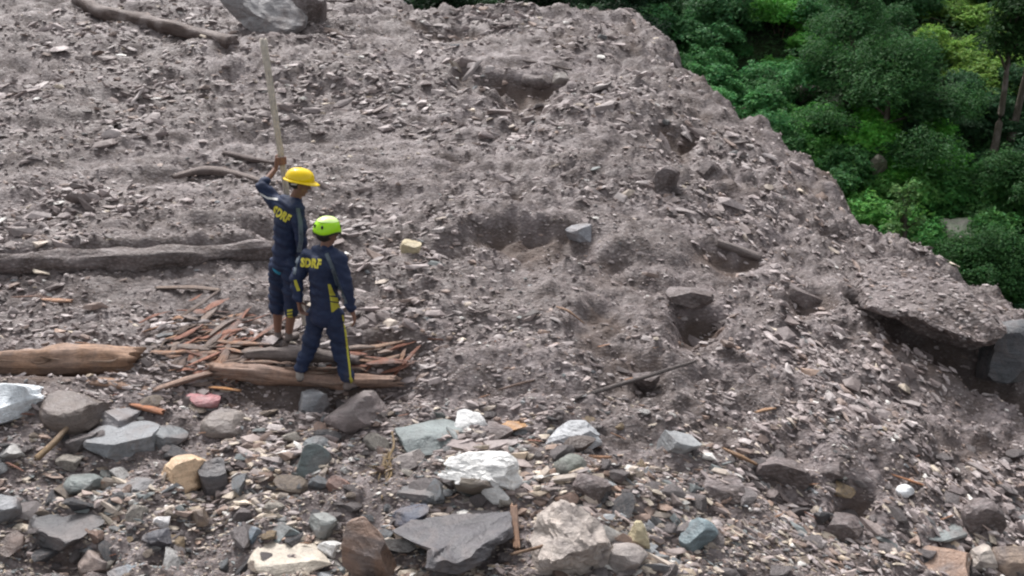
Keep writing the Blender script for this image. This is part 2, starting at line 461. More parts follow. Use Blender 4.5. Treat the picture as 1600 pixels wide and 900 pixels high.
# ------------------------------------------------------------------ gravel (nobody could count it)
def rotm(nrm, yaw):
    # nrm (n,3), yaw (n,) -> (n,3,3) with z axis = nrm
    z = nrm; x = np.stack([np.cos(yaw), np.sin(yaw), np.zeros_like(yaw)], -1)
    x = x - (x * z).sum(-1, keepdims=True) * z; x /= np.linalg.norm(x, axis=-1, keepdims=True)
    y = np.cross(z, x)
    return np.stack([x, y, z], -1)
def pick_colors(r, n, fore):
    pal_m = np.array([[.272, .228, .222], [.22, .180, .172], [.33, .285, .278], [.16, .130, .124], [.41, .365, .355], [.25, .19, .165], [.10, .083, .08]])
    pal_f = np.array([[.28, .23, .215], [.40, .34, .29], [.12, .12, .122], [.50, .43, .35], [.24, .175, .145], [.165, .18, .18], [.55, .53, .50], [.30, .21, .165], [.36, .29, .22], [.24, .25, .26]])
    cm = pal_m[r.choice(7, n, p=[.25, .19, .21, .11, .12, .07, .05])]
    cf = pal_f[r.choice(10, n, p=[.20, .19, .10, .14, .12, .04, .05, .06, .06, .04])]
    c = np.where((r.random(n) < fore)[:, None], cf, cm)
    c = c * r.uniform(.72, 1.35, (n, 1))
    w = r.random(n) < .012
    c[w] = [.62, .60, .57]
    return c
def gravel(name, n, smin, smax, label, seed, ymin=5.4, ymax=24, power=2.2, flat=(.32, .75), sink=.25, foreonly=False):
    r = np.random.default_rng(seed)
    y = np.exp(r.uniform(math.log(ymin), math.log(ymax), n)); u = r.uniform(-.62, .60, n)
    x = u * (y + 1.5)
    z, sc, dd = terrain(x, y, parts=True)
    e = .12
    zx = terrain(x + e, y, detail=False) - terrain(x - e, y, detail=False); zy = terrain(x, y + e, detail=False) - terrain(x, y - e, detail=False)
    keep = (r.random(n) > sc * .6) & (dd < .12)
    dens = .55 + .6 * fbm(x * .6, y * .8, 3, 40)
    keep &= r.random(n) < np.clip(dens + .45, .5, 1)
    x, y, z, dd, zx, zy = (q[keep] for q in (x, y, z, dd, zx, zy)); n = len(x)
    nr = np.stack([-zx / (2 * e), -zy / (2 * e), np.ones(n)], -1) + r.normal(size=(n, 3)) * .30
    nr /= np.linalg.norm(nr, axis=1)[:, None]
    yaw = r.normal(0, .3, n) - .95 * sstep(0, 4.2, x)
    s = smin * (smax / smin) ** (r.random(n) ** power) * (.62 + y * .038) * np.clip(.85 + .7 * fbm(x * .9, y * 1.3, 3, 48), .45, 1.7)
    sc3 = np.stack([s * r.uniform(1.1, 2.5, n), s * r.uniform(.6, 1.05, n), s * r.uniform(*flat, n)], -1) * .5
    R = rotm(nr, yaw)
    fore = np.clip((9.4 - y) / 2.2, .05, .9) * np.clip(1.15 - .18 * np.clip(x, 0, 9), .25, 1)
    C = pick_colors(r, n, fore)
    pos = np.stack([x, y, z], -1) + nr * (sc3[:, 2:3] * (1 - 2 * sink))
    pid = r.integers(0, len(PROTO), n)
    Vs, Fs, Cs, off = [], [], [], 0
    for k, (PV, PF) in enumerate(PROTO):
        m = pid == k; q = m.sum()
        if not q: continue
        v = np.einsum('nij,nkj->nki', R[m], PV[None] * sc3[m][:, None, :]) + pos[m][:, None, :]
        Vs.append(v.reshape(-1, 3)); Fs.append((PF[None] + (np.arange(q) * len(PV))[:, None, None] + off).reshape(-1, 3))
        Cs.append(np.repeat(C[m], len(PV), 0)); off += q * len(PV)
    me = np_mesh(name, np.vstack(Vs), np.vstack(Fs), False, col=np.vstack(Cs))
    o = obj(name, me, M_GRAVEL)
    tag(o, label, name.replace('_', ' '), kind='stuff')
    return n
gravel('gravel', 80000, .024, .075, 'fine muddy gravel flakes strewn over the whole debris slope', 11)
gravel('rubble', 9000, .07, .16, 'fist sized muddy rubble and clods lying over the debris slope', 12, power=2.6, sink=.32)
gravel('shingle', 24000, .03, .11, 'mixed coloured wet shingle between the foreground boulders', 13, ymin=5.6, ymax=9.4, power=1.9, flat=(.35, .7))

def near_words(px, py, LM):
    q = min(LM, key=lambda q: math.hypot(px - q[0], py - q[1]))
    dx, dy = px - q[0], py - q[1]
    w = ('left of' if dx < 0 else 'right of') if abs(dx) > abs(dy) else ('above' if dy < 0 else 'below')
    return w + ' the ' + q[2]
LM_S = [(20, 630, 'pale blue white boulder'), (113, 644, 'brown grey boulder'), (190, 690, 'flat blue grey slab'), (352, 661, 'rounded grey tan boulder'), (316, 625, 'pink red stone'),
        (288, 743, 'peach orange block'), (104, 829, 'large dark slate slab'), (10, 800, 'grey block at the left edge'), (250, 813, 'small white stone at lower left'), (310, 809, 'tan stone'),
        (455, 875, 'large cream rock'), (150, 880, 'tan brown pointed stone'), (555, 644, 'mauve grey boulder under the man'), (674, 683, 'long green grey rock'), (738, 660, 'medium white rock'),
        (752, 745, 'largest white rock'), (490, 722, 'dark green grey pointed stone'), (530, 759, 'salmon pink stone'), (657, 770, 'dark charcoal stone'), (638, 807, 'blue black stone'),
        (578, 855, 'red brown rock'), (707, 850, 'very large dark slab'), (446, 832, 'green grey stone'), (895, 678, 'pale grey tilted slab'), (890, 727, 'olive grey stone'), (893, 840, 'mottled beige boulder'),
        (994, 836, 'cream yellow stone'), (1091, 835, 'blue green stone'), (1060, 700, 'light grey slab'), (1415, 767, 'white egg shaped pebble'), (1470, 875, 'orange brown rock'), (1583, 870, 'tan corner rock'),
        (1469, 834, 'flat grey green stone'), (1221, 731, 'dark muddy boulder at lower right'), (1320, 825, 'mud grey boulder'), (610, 735, 'dry roots'), (400, 740, 'dark soil hollow left of the roots')]
LM_W = [(443, 530, 'yellow helmet man\'s feet'), (465, 598, 'green helmet man\'s left foot'), (545, 606, 'green helmet man\'s right foot'), (330, 585, 'pinkish log at its left end'),
        (625, 602, 'pinkish log at its right end'), (390, 555, 'grey brown log'), (610, 545, 'pale pink brown plank'), (230, 643, 'red orange wood chunk'), (352, 613, 'bright orange wood chip'), (280, 500, 'muddy flat by the long trunk')]
LM_V = [(1262, 146, 'grey boulder in the thicket'), (1374, 258, 'upright pale stone'), (1505, 360, 'long mossy slab'), (1255, 30, 'small pale rock high up'), (1385, 80, 'broad dark tree'),
        (1435, 130, 'light green sapling'), (1572, 90, 'bare trunked tree'), (1560, 290, 'dark squat tree'), (985, 25, 'corner of the debris crest'), (840, 10, 'middle of the debris crest'), (1120, 150, 'steep upper rim'),
        (1340, 340, 'brown stump on the rim'), (1530, 440, 'rim above the gully slab'), (1600, 180, 'bushy tree at the right edge'), (1220, 220, 'middle of the rim')]
# ------------------------------------------------------------------ hero stones
# x0,x1,y0,y1 in the photograph, colour, depth ratio, height lift, seed, rot, name, label
def stone(x0, x1, y0, y1, color, label, seed, name='boulder', cat='boulder', dz=None, tilt=0, lean=0, yaw=0, top=None, m=None, cut=(.45, .78), dr=.8, sink=.15, lv=4, group=None, rough=.03, outline=None, pull=0.0, extra=None):
    cx, cy = (x0 + x1) / 2, (y0 + y1) / 2
    foot = hit(cx, y1 - (y1 - y0) * .18, lambda x, y: terrain(x, y, detail=False))
    dep = foot.y * CP - (foot.z - CAMZ) * SP
    dep -= pull
    w = (x1 - x0) / 1600 * dep * 1.08
    himg = (y1 - y0) / 1600 * dep * 1.06
    # image height = depth*sin(view) + height*cos(view)
    ang = math.atan2(CAMZ - foot.z, foot.y)
    d = w * dr if dz is None else dz
    h = (himg - d * math.sin(ang) * .75) / math.cos(ang)
    if h < .35 * himg: h = .45 * himg; d = (himg - h * math.cos(ang)) / (math.sin(ang) * .75)
    V, F = rock_np(seed, lv, 11, cut, rough, top, extra)
    V = V * np.array([w / 2, d / 2, h / 2 * (1 + sink)])
    if outline:
        ox = np.array([p[0] for p in outline], float) - cx; oy = cy - np.array([p[1] for p in outline], float)
        tt = np.linspace(0, 1, 12, endpoint=False)
        ox = np.concatenate([ox[i] + (ox[(i + 1) % len(ox)] - ox[i]) * tt for i in range(len(ox))]); oy = np.concatenate([oy[i] + (oy[(i + 1) % len(oy)] - oy[i]) * tt for i in range(len(oy))])
        sa, ca = math.sin(ang), math.cos(ang)
        vi = V[:, 1] * sa + V[:, 2] * ca; wi = V[:, 1] * ca - V[:, 2] * sa
        th = np.arctan2(vi, V[:, 0]); rr_ = np.hypot(vi, V[:, 0])
        nbn = 72; bn = ((th + math.pi) / (2 * math.pi) * nbn).astype(int) % nbn
        mx = np.array([rr_[bn == k].max() if (bn == k).any() else 0 for k in range(nbn)])
        mx = np.array([max(mx[k], mx[k - 1] * .9, mx[(k + 1) % nbn] * .9) for k in range(nbn)])
        tc_ = -math.pi + (np.arange(nbn) + .5) * 2 * math.pi / nbn
        rock_r = np.interp(th, np.concatenate([tc_ - 2 * math.pi, tc_, tc_ + 2 * math.pi]), np.tile(mx, 3))
        to = np.arctan2(oy, ox); od = np.argsort(to); to, ro = to[od], np.hypot(ox, oy)[od] / 1600 * dep
        out_r = np.interp(th, np.concatenate([to - 2 * math.pi, to, to + 2 * math.pi]), np.tile(ro, 3))
        k = out_r / (rock_r + 1e-6)
        X_, vi = V[:, 0] * k, vi * k
        V = np.stack([X_, vi * sa + wi * ca, vi * ca - wi * sa], -1)
        tilt = lean = 0
    me = np_mesh(name, V, F, False)
    me.polygons.foreach_set('use_smooth', np.full(len(F), True))
    me.set_sharp_from_angle(angle=math.radians(24))
    # centre so that projected centre = (cx,cy) at distance of the foot plus half depth
    yy = foot.y + d * (.22 if outline else .32) - pull
    p = at_y(cx, cy, yy)
    p.z -= h * sink * (.15 if outline else .5)
    o = obj(name, me, m or M_ROCK, loc=p, color=color, rot=(lean, tilt, yaw))
    tag(o, label, cat, group)
    return o
G = (.20, .19, .195); MV = (.235, .20, .195)

H = [
 (-30, 66, 598, 662, (.78, .83, .87), 'pale blue white boulder cut by the left edge of the photo', 1, dict(m=M_WHITE, outline=[(-34, 640), (-20, 604), (10, 598), (50, 601), (67, 620), (60, 640), (20, 660), (-30, 672)])),
 (64, 162, 608, 680, (.155, .125, .11), 'brown grey boulder just right of the pale blue white boulder', 2, dict()),
 (140, 243, 660, 722, (.225, .235, .25), 'flat blue grey slab below the brown grey boulder at left', 3, dict(top=.3)),
 (150, 215, 634, 676, (.25, .24, .25), 'grey lump on the back of the flat blue grey slab', 4, dict()),
 (316, 388, 634, 688, (.26, .225, .205), 'rounded grey tan boulder below the pink stone', 5, dict(cut=(.7, .95))),
 (289, 344, 609, 642, (.42, .19, .20), 'pink red stone beside the broken wood', 6, dict(name='stone', cat='stone')),
 (249, 328, 708, 778, (.66, .47, .31), 'bright peach orange blocky stone in the left foreground', 78, dict(m=M_CLEAN, cut=(.5, .62), outline=[(249, 742), (270, 711), (292, 708), (328, 722), (316, 760), (298, 778), (270, 768), (254, 755)])),
 (306, 358, 718, 790, (.10, .095, .10), 'dark grey rock leaning behind the peach orange stone', 8, dict()),
 (40, 168, 796, 862, (.085, .085, .09), 'large dark slate slab in the lower left corner area', 9, dict(top=.4, outline=[(40, 805), (70, 797), (140, 800), (168, 812), (150, 838), (110, 860), (70, 852), (45, 830)])),
 (-30, 30, 770, 832, (.27, .275, .29), 'grey block at the left edge above the brown rock', 10, dict()),
 (-30, 36, 826, 868, (.14, .10, .085), 'brown rock at the left edge under the grey block', 11, dict()),
 (236, 266, 801, 827, (.62, .60, .60), 'small white stone just above a small dark stone', 12, dict(name='stone', cat='stone', m=M_WHITE)),
 (224, 269, 823, 862, (.07, .07, .085), 'small blackish stone under the small white stone', 13, dict(name='stone', cat='stone')),
 (293, 327, 788, 830, (.40, .31, .24), 'tan stone below the peach orange block', 14, dict(name='stone', cat='stone')),
 (374, 409, 820, 857, (.16, .20, .24), 'small blue grey stone left of the cream rock', 15, dict(name='stone', cat='stone')),
 (393, 518, 846, 905, (.56, .50, .42), 'large cream rock on the bottom edge of the photo', 16, dict(m=M_CLEAN, top=.5)),
 (126, 174, 858, 905, (.34, .27, .24), 'tan brown pointed stone on the bottom edge at left', 17, dict(name='stone', cat='stone')),
 (172, 227, 873, 902, (.24, .27, .30), 'flat blue grey stone right of the tan brown pointed stone', 18, dict(name='stone', cat='stone')),
 (464, 514, 608, 652, (.27, .275, .29), 'pair like flat grey slab by the feet of the green helmet man', 19, dict(top=.4)),
 (506, 603, 606, 682, (.235, .195, .19), 'big mauve grey boulder directly below the green helmet man', 20, dict(outline=[(508, 655), (530, 630), (560, 610), (580, 607), (602, 635), (600, 655), (550, 682), (525, 676)])),
 (618, 730, 655, 711, (.21, .24, .24), 'long green grey banded rock above the dark foreground stones', 21, dict(top=.5, m=M_CLEAN)),
 (711, 764, 639, 682, (.68, .68, .68), 'medium white rock behind the long green grey rock', 22, dict(m=M_WHITE)),
 (684, 820, 700, 790, (.80, .79, .77), 'largest bright white rock in the centre foreground', 29, dict(m=M_WHITE, dr=.45, rough=.05, lv=5, outline=[(683, 742), (700, 714), (728, 706), (765, 703), (792, 704), (808, 716), (818, 745), (816, 782), (801, 788), (786, 768), (765, 750), (742, 742), (712, 755)])),
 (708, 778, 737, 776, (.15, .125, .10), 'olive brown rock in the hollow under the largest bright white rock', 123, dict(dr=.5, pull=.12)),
 (778, 824, 653, 682, (.50, .28, .13), 'orange brown stone right of the medium white rock', 24, dict(name='stone', cat='stone')),
 (462, 516, 688, 757, (.15, .18, .18), 'dark green grey pointed stone left of the dry roots', 25, dict()),
 (512, 547, 738, 780, (.42, .25, .20), 'salmon pink brick like stone below the green grey pointed stone', 26, dict(name='stone', cat='stone', cut=(.5, .65))),
 (620, 694, 748, 793, (.10, .105, .11), 'dark charcoal stone left of the largest white rock', 27, dict()),
 (605, 672, 786, 829, (.075, .085, .12), 'blue black stone with a light ridge below the charcoal stone', 28, dict(tilt=-.3)),
 (533, 624, 806, 905, (.26, .175, .135), 'big red brown rock at the bottom edge', 30, dict(lv=5, outline=[(534, 830), (545, 810), (570, 806), (600, 835), (620, 880), (622, 910), (560, 910), (535, 880)])),
 (606, 808, 800, 900, (.105, .10, .108), 'very large dark grey slab at the bottom centre', 31, dict(lv=5, top=.35, pull=.12, outline=[(606, 830), (640, 808), (720, 800), (800, 796), (806, 840), (760, 878), (720, 896), (670, 888), (670, 860)])),
 (419, 472, 812, 852, (.21, .245, .25), 'green grey stone above the cream rock', 32, dict(name='stone', cat='stone')),
 (482, 527, 800, 845, (.32, .35, .34), 'light greenish stone between the red brown rock and the green grey stone', 33, dict(name='stone', cat='stone')),
 (496, 532, 843, 870, (.62, .61, .60), 'small white stone at the right end of the cream rock', 34, dict(name='stone', cat='stone', m=M_WHITE)),
 (846, 944, 655, 702, (.44, .45, .47), 'pale grey tilted slab with a hollow under its edge', 35, dict(m=M_CLEAN, dr=.5, lv=5, outline=[(848, 694), (868, 670), (890, 656), (915, 655), (935, 672), (943, 692), (925, 702), (870, 702)])),
 (880, 930, 680, 705, (.11, .085, .075), 'dark brown rock standing in for the shaded hollow of the pale grey tilted slab', 135, dict(dr=.5, pull=.15)),  # dark stone added to read as the shade inside the slab's hollow
 (864, 917, 704, 750, (.19, .205, .18), 'olive grey rounded stone below the pale grey tilted slab', 36, dict(cut=(.75, .95))),
 (822, 965, 776, 905, (.46, .40, .36), 'large mottled beige and white boulder at the bottom centre right', 37, dict(lv=5, rough=.06, outline=[(826, 840), (840, 800), (880, 776), (905, 790), (940, 815), (955, 850), (968, 905), (880, 905), (832, 905)])),
 (940, 1010, 840, 905, (.30, .265, .25), 'grey rock leaning on the right side of the mottled beige boulder', 38, dict()),
 (974, 1013, 810, 863, (.58, .50, .33), 'cream yellow stone left of the blue green stone', 39, dict(name='stone', cat='stone', m=M_CLEAN)),
 (1062, 1120, 805, 864, (.17, .22, .24), 'blue green six sided stone in the lower right foreground', 40, dict(m=M_CLEAN, cut=(.6, .75))),
 (1031, 1088, 674, 728, (.33, .34, .35), 'light grey slab right of the pale grey tilted slab', 41, dict(top=.3, tilt=.3)),
 (1401, 1428, 755, 778, (.80, .82, .84), 'small bright white egg shaped pebble on the right slope', 42, dict(name='stone', cat='stone', m=M_WHITE, cut=(.85, 1))),
 (1420, 1522, 846, 905, (.33, .22, .165), 'orange brown rock on the bottom edge at right', 43, dict()),
 (1516, 1556, 850, 892, (.50, .44, .39), 'cream stone between two brown rocks at lower right', 44, dict(name='stone', cat='stone')),
 (1546, 1620, 838, 905, (.38, .29, .23), 'tan rock in the bottom right corner', 45, dict()),
 (1434, 1504, 816, 852, (.19, .21, .21), 'flat grey green stone above the orange brown rock', 46, dict(top=.4)),
 (1500, 1560, 770, 850, (.23, .20, .195), 'grey mud coated boulder above the cream stone at lower right', 47, dict(m=M_GROUND)),
 (626, 658, 374, 405, (.50, .42, .27), 'yellow tan stone alone on the slope right of the green helmet', 48, dict(name='stone', cat='stone', m=M_CLEAN)),
 (884, 928, 350, 387, (.33, .34, .37), 'pale bluish slab at the right end of the brown scarp', 49, dict(top=.4)),
 (1022, 1062, 256, 302, (.27, .25, .255), 'pale grey boulder on the upper right slope', 50, dict(m=M_GROUND)),
 (1088, 1120, 248, 284, (.30, .28, .29), 'smaller pale boulder beside the upper right pale grey boulder', 51, dict(m=M_GROUND, name='stone', cat='stone')),
 (345, 482, -22, 66, (.29, .28, .285), 'huge light grey boulder at the top edge above the pole', 52, dict(dr=.6, lv=5, outline=[(346, 0), (350, -20), (440, -25), (482, 12), (480, 40), (450, 66), (400, 50), (370, 28)])),
 (452, 508, -28, 66, (.19, .155, .145), 'brown muddy boulder against the right side of the huge grey boulder', 53, dict(m=M_GROUND, dr=.9, pull=-.35)),
 (512, 582, -15, 14, (.20, .16, .15), 'low muddy boulder at the top edge right of the huge boulder', 54, dict(m=M_GROUND)),
 (1332, 1548, 398, 548, (.235, .21, .215), 'huge flat mud coated slab jutting over the dark gully at right', 55, dict(m=M_GROUND, extra=[(-.15, -.40, .90, .30), (-.1, -.75, -.65, .50), (0, -.5, -.85, .5)], dr=1.1, pull=.55, cut=(.6, .9), lv=5, sink=.0, rough=.07, outline=[(1338, 482), (1352, 440), (1385, 398), (1440, 396), (1500, 436), (1546, 490), (1534, 535), (1490, 548), (1430, 528), (1385, 506)])),
 (1536, 1660, 482, 592, (.095, .10, .11), 'dark blue grey boulder hanging in the gully at the right edge', 56, dict(dr=.8, pull=.35, cut=(.55, .85), lean=-.2)),
 (1222, 1294, 446, 486, (.25, .225, .22), 'thin muddy slab standing out of the right slope', 57, dict(m=M_GROUND, top=.3, tilt=.4)),
 (812, 868, 108, 140, (.20, .165, .155), 'muddy lump at the top of the upper brown scarp', 58, dict(m=M_GROUND, name='stone', cat='stone')),
 (862, 892, 112, 134, (.40, .37, .33), 'pale stone beside the muddy lump on the upper scarp', 59, dict(name='stone', cat='stone')),
 (726, 800, 655, 700, (.26, .23, .22), 'mud grey rock behind the largest white rock', 60, dict(m=M_GROUND)),
 (1040, 1110, 440, 478, (.25, .22, .215), 'muddy rock roofing the small dark hole on the slope', 61, dict(pull=.12, m=M_GROUND, top=.5, tilt=.2)),
 (985, 1030, 575, 618, (.24, .205, .20), 'muddy boulder at the foot of the smooth mud scar', 62, dict(m=M_GROUND)),
 (1100, 1160, 745, 790, (.27, .24, .24), 'grey clod boulder above the blue green stone', 63, dict(m=M_GROUND)),
 (1180, 1262, 700, 762, (.20, .17, .165), 'dark muddy boulder on the lower right slope', 64, dict(m=M_GROUND)),
 (470, 512, 680, 715, (.20, .22, .23), 'narrow grey stone above the green grey pointed stone', 65, dict(name='stone', cat='stone')),
 (226, 290, 660, 700, (.19, .20, .21), 'grey angular stone right of the flat blue grey slab', 66, dict()),
 (0, 40, 690, 720, (.38, .37, .36), 'light grey stone at the left edge below the pale blue boulder', 67, dict(name='stone', cat='stone')),
 (600, 660, 700, 745, (.25, .22, .21), 'grey brown stone below the long green grey rock', 68, dict(name='stone', cat='stone')),
 (1290, 1350, 800, 850, (.24, .21, .21), 'mud grey boulder left of the flat grey green stone', 69, dict(m=M_GROUND)),
 (895, 960, 730, 790, (.21, .19, .19), 'dark muddy rock above the mottled beige boulder', 70, dict(m=M_GROUND)),
 (180, 245, 745, 790, (.19, .185, .19), 'grey stone left of the peach orange block', 71, dict(name='stone', cat='stone')),
 (100, 160, 735, 775, (.17, .19, .185), 'green grey stone above the large dark slate slab', 72, dict(name='stone', cat='stone')),
 (1275, 1330, 715, 760, (.235, .21, .205), 'grey mud rock left of the white egg shaped pebble', 73, dict(m=M_GROUND)),
 (700, 770, 795, 830, (.21, .19, .19), 'flat grey stone on the back edge of the very large dark slab', 74, dict(name='stone', cat='stone', top=.5)),
]
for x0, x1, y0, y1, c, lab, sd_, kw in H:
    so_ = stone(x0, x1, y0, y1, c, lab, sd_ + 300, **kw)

    if sd_ == 55: SLAB = so_
# mud and flakes caked on the gully slab: a part of it
bpy.context.view_layer.update()
r = np.random.default_rng(77); Mw = SLAB.matrix_world.copy()
ps = [p for p in SLAB.data.polygons if p.normal.z > .25]
w_ = np.array([p.area for p in ps]); ch_i = r.choice(len(ps), 1300, p=w_ / w_.sum())
Vs, Fs, Cs, off = [], [], [], 0
nrm = np.array([ps[i].normal[:] for i in ch_i]); pos = np.array([ps[i].center[:] for i in ch_i]) + r.normal(0, .015, (1300, 3))
R_ = rotm(nrm / np.linalg.norm(nrm, axis=1)[:, None], r.normal(-.5, .4, 1300)); Cc = pick_colors(r, 1300, np.zeros(1300)) * .88
for i in range(1300):
    PV, PF = PROTO[i % 16]; s_ = .022 * r.uniform(.6, 2.2)
    Vs.append((PV * np.array([s_ * 1.1, s_ * .6, s_ * .28])) @ R_[i].T + pos[i]); Fs.append(PF + off); Cs.append(np.repeat(Cc[i:i + 1], len(PV), 0)); off += len(PV)
tag(obj('mud_crust', np_mesh('mud_crust', np.vstack(Vs), np.vstack(Fs), False, col=np.vstack(Cs)), M_GRAVEL, SLAB), kind='stuff')

# mid-size loose stones, each an object; 10 shared meshes
MID = []
for k in range(10):
    V, F = rock_np(700 + k, 2, 9, (.38, .72), .04)
    me = np_mesh('stone', V, F, False); me.materials.append(M_ROCK); MID.append(me)
KIN = [('tan', (.33, .265, .21)), ('cream', (.46, .42, .37)), ('dark slate', (.08, .082, .09)), ('blue grey', (.19, .205, .22)),
       ('green grey', (.155, .17, .165)), ('reddish brown', (.25, .165, .13)), ('mud grey', (.22, .195, .195)), ('whitish', (.55, .54, .53)), ('ochre', (.34, .25, .15))]
r = np.random.default_rng(5)
cnt = 0
while cnt < 290:
    if cnt < 215: px, py = r.uniform(-10, 1010), 625 + 275 * r.random() ** .8
    else: px, py = r.uniform(900, 1610), r.uniform(700, 900)
    p = hit(px, py)
    k = r.choice(9, p=[.16, .13, .14, .13, .06, .09, .19, .06, .04])
    s = .045 + .085 * r.random() ** 2
    if cnt >= 215 and r.random() < .75: k = 6
    if r.random() < .22: k = 6
    o = obj('stone', MID[r.integers(0, 10)], loc=(p.x, p.y, p.z + s * .08), color=tuple(np.array(KIN[k][1]) * r.uniform(.8, 1.2)),
            rot=(r.uniform(-.35, .35), r.uniform(-.35, .35), r.uniform(0, 6.28)), scale=(s * r.uniform(.9, 1.4), s * r.uniform(.7, 1), s * r.uniform(.35, .7)))
    tag(o, '%s %s stone lying loose %s' % ('small' if s < .06 else 'medium', KIN[k][0], near_words(px, py, LM_S)), 'stone', 'loose stones between the foreground boulders')
    cnt += 1

# ------------------------------------------------------------------ wood
def catmull(P, n):
    P = [Vector(p) for p in P]
    if len(P) == 2: return [P[0].lerp(P[1], i / (n - 1)) for i in range(n)]
    Q = [P[0] * 2 - P[1]] + P + [P[-1] * 2 - P[-2]]
    out = []
    for i in range(n):
        t = i / (n - 1) * (len(P) - 1); k = min(int(t), len(P) - 2); t -= k
        a, b, c, d = Q[k:k + 4]
        out.append(.5 * ((2 * b) + (c - a) * t + (2 * a - 5 * b + 4 * c - d) * t * t + (3 * b - a - 3 * c + d) * t ** 3))
    return out
def tube_np(P, radii, nseg=12, n=24, flat=1.0, rough=.08, seed=0, up=Vector((0, 0, 1)), ragged=0.0):
    pts = catmull(P, n)
    r_ = np.random.default_rng(seed)
    rad = np.interp(np.linspace(0, 1, n), np.linspace(0, 1, len(radii)), radii)
    V, UV = [], []; L = 0
    Ls = np.concatenate([[0], np.cumsum([(pts[i] - pts[i - 1]).length for i in range(1, n)])])[:, None]
    aj = (np.arange(nseg) / nseg * 2 * math.pi)[None, :]
    z0 = np.zeros((n, nseg))
    KN = (1 + rough * .8 * vnoise(Ls * 3.1 + seed + z0, np.arange(nseg)[None, :] * .5 + z0, seed % 31)) * (1 + rough * fbm(np.cos(aj) * 2.2 + seed + z0, Ls * 2.5 + np.sin(aj) * 2.2, 3, seed % 50) + rough * .6 * np.sin(np.arange(nseg) * 2.4 + seed)[None, :])
    for i, p in enumerate(pts):
        tg = (pts[min(i + 1, n - 1)] - pts[max(i - 1, 0)]).normalized()
        s = tg.cross(up).normalized(); u = s.cross(tg)
        if i: L += (p - pts[i - 1]).length
        for j in range(nseg):
            a = j / nseg * 2 * math.pi
            k = rad[i] * KN[i, j]
            q = p + s * math.cos(a) * k + u * math.sin(a) * k * flat
            if i in (0, n - 1): q = q + tg * r_.uniform(-1, 1) * ragged
            V.append(q[:]); UV.append((j / nseg, L))
    F = []
    for i in range(n - 1):
        for j in range(nseg):
            k = (j + 1) % nseg
            F.append((i * nseg + j, i * nseg + k, (i + 1) * nseg + k, (i + 1) * nseg + j))
    a = len(V); V.append(pts[0][:]); UV.append((0, 0)); b = len(V); V.append(pts[-1][:]); UV.append((0, L))
    for j in range(nseg):
        k = (j + 1) % nseg
        F.append((a, k, j, j)); F.append((b, (n - 1) * nseg + j, (n - 1) * nseg + k, (n - 1) * nseg + k))
    return np.array(V), F, UV
def mk_mesh(name, V, F, UV=None, smooth=True):
    me = bpy.data.meshes.new(name)
    F = [tuple(dict.fromkeys(f)) for f in F]
    me.from_pydata([tuple(v) for v in V], [], F)
    if UV is not None:
        l = me.uv_layers.new(name='UVMap')
        for i, lp in enumerate(me.loops): l.data[i].uv = UV[lp.vertex_index]
    me.polygons.foreach_set('use_smooth', np.full(len(me.polygons), smooth))
    me.update()
    return me
def wood(name, px, radii, color, label, cat, lift=0.0, m=None, group=None, nseg=14, n=40, flat=1.0, rough=.12, seed=0, ragged=.03, parent=None, lifts=None, smooth=True):
    P = []
    fn = lambda x, y: terrain(x, y, detail=False)
    for i, (a, b) in enumerate(px):
        p = hit(a, b, fn); p.z += (lifts[i] if lifts else lift); P.append(p)
    org = P[0].copy(); P = [p - org for p in P]
    V, F, UV = tube_np(P, radii, nseg, n, flat, rough, seed, ragged=ragged)
    o = obj(name, mk_mesh(name, V, F, UV, smooth), m or M_WOOD, loc=org, color=color, parent=parent)
    if parent is None: tag(o, label, cat, group)
    return o
BR = (.27, .17, .115); GB = (.21, .175, .16); RB = (.27, .13, .085); OR = (.46, .26, .13)
wood('log', [(-90, 424), (60, 417), (200, 414), (300, 408), (430, 396)], [.10, .125, .14, .14, .09], (.22, .19, .188), 'long mud coated trunk lying across the left slope behind the men', 'log', .05, M_GROUND, seed=3, n=110, nseg=20, rough=.22)
BIGLOG = wood('log', [(-60, 577), (60, 576), (130, 574), (212, 572)], [.14, .145, .14, .125], (.33, .20, .13), 'thick orange brown log at the left edge with a grey end', 'log', .05, seed=5, n=80, nseg=20, rough=.24, ragged=.12)
wood('log', [(-60, 600), (50, 601), (150, 600), (215, 598)], [.06, .06, .055, .03], (.17, .115, .09), 'thin dark log under the thick orange brown log', 'log', .02, M_MUDWOOD, seed=6)
PINKLOG = wood('log', [(330, 586), (410, 592), (470, 598), (530, 601), (625, 603)], [.08, .095, .075, .075, .05], (.36, .23, .17), 'pinkish brown log under the feet of the green helmet man', 'log', .05, seed=8, n=80, nseg=20, rough=.24, ragged=.10)
wood('log', [(385, 563), (430, 562), (490, 564), (560, 572)], [.05, .065, .065, .04], (.19, .155, .14), 'grey brown log behind the pinkish log between the men', 'log', .06, M_MUDWOOD, seed=9, rough=.2)
wood('log', [(118, 2), (165, 26), (240, 42), (300, 56), (362, 72)], [.10, .13, .13, .12, .13], (.10, .068, .058), 'dark brown log on the upper left slope left of the huge boulder', 'log', .05, M_MUDWOOD, seed=10, n=60, rough=.16)
wood('branch', [(270, 280), (320, 270), (370, 276), (420, 290)], [.03, .055, .05, .03], (.21, .165, .15), 'curved muddy branch left of the yellow helmet man', 'branch', .03, M_MUDWOOD, seed=11)
wood('branch', [(350, 242), (390, 251), (428, 258)], [.035, .04, .02], (.17, .13, .12), 'short dark branch above the curved muddy branch', 'branch', .03, M_MUDWOOD, seed=12)
wood('branch', [(500, 290), (525, 300), (545, 304)], [.03, .03, .02], (.19, .15, .135), 'short muddy stub to the right of the yellow helmet', 'branch', .02, M_MUDWOOD, seed=13)
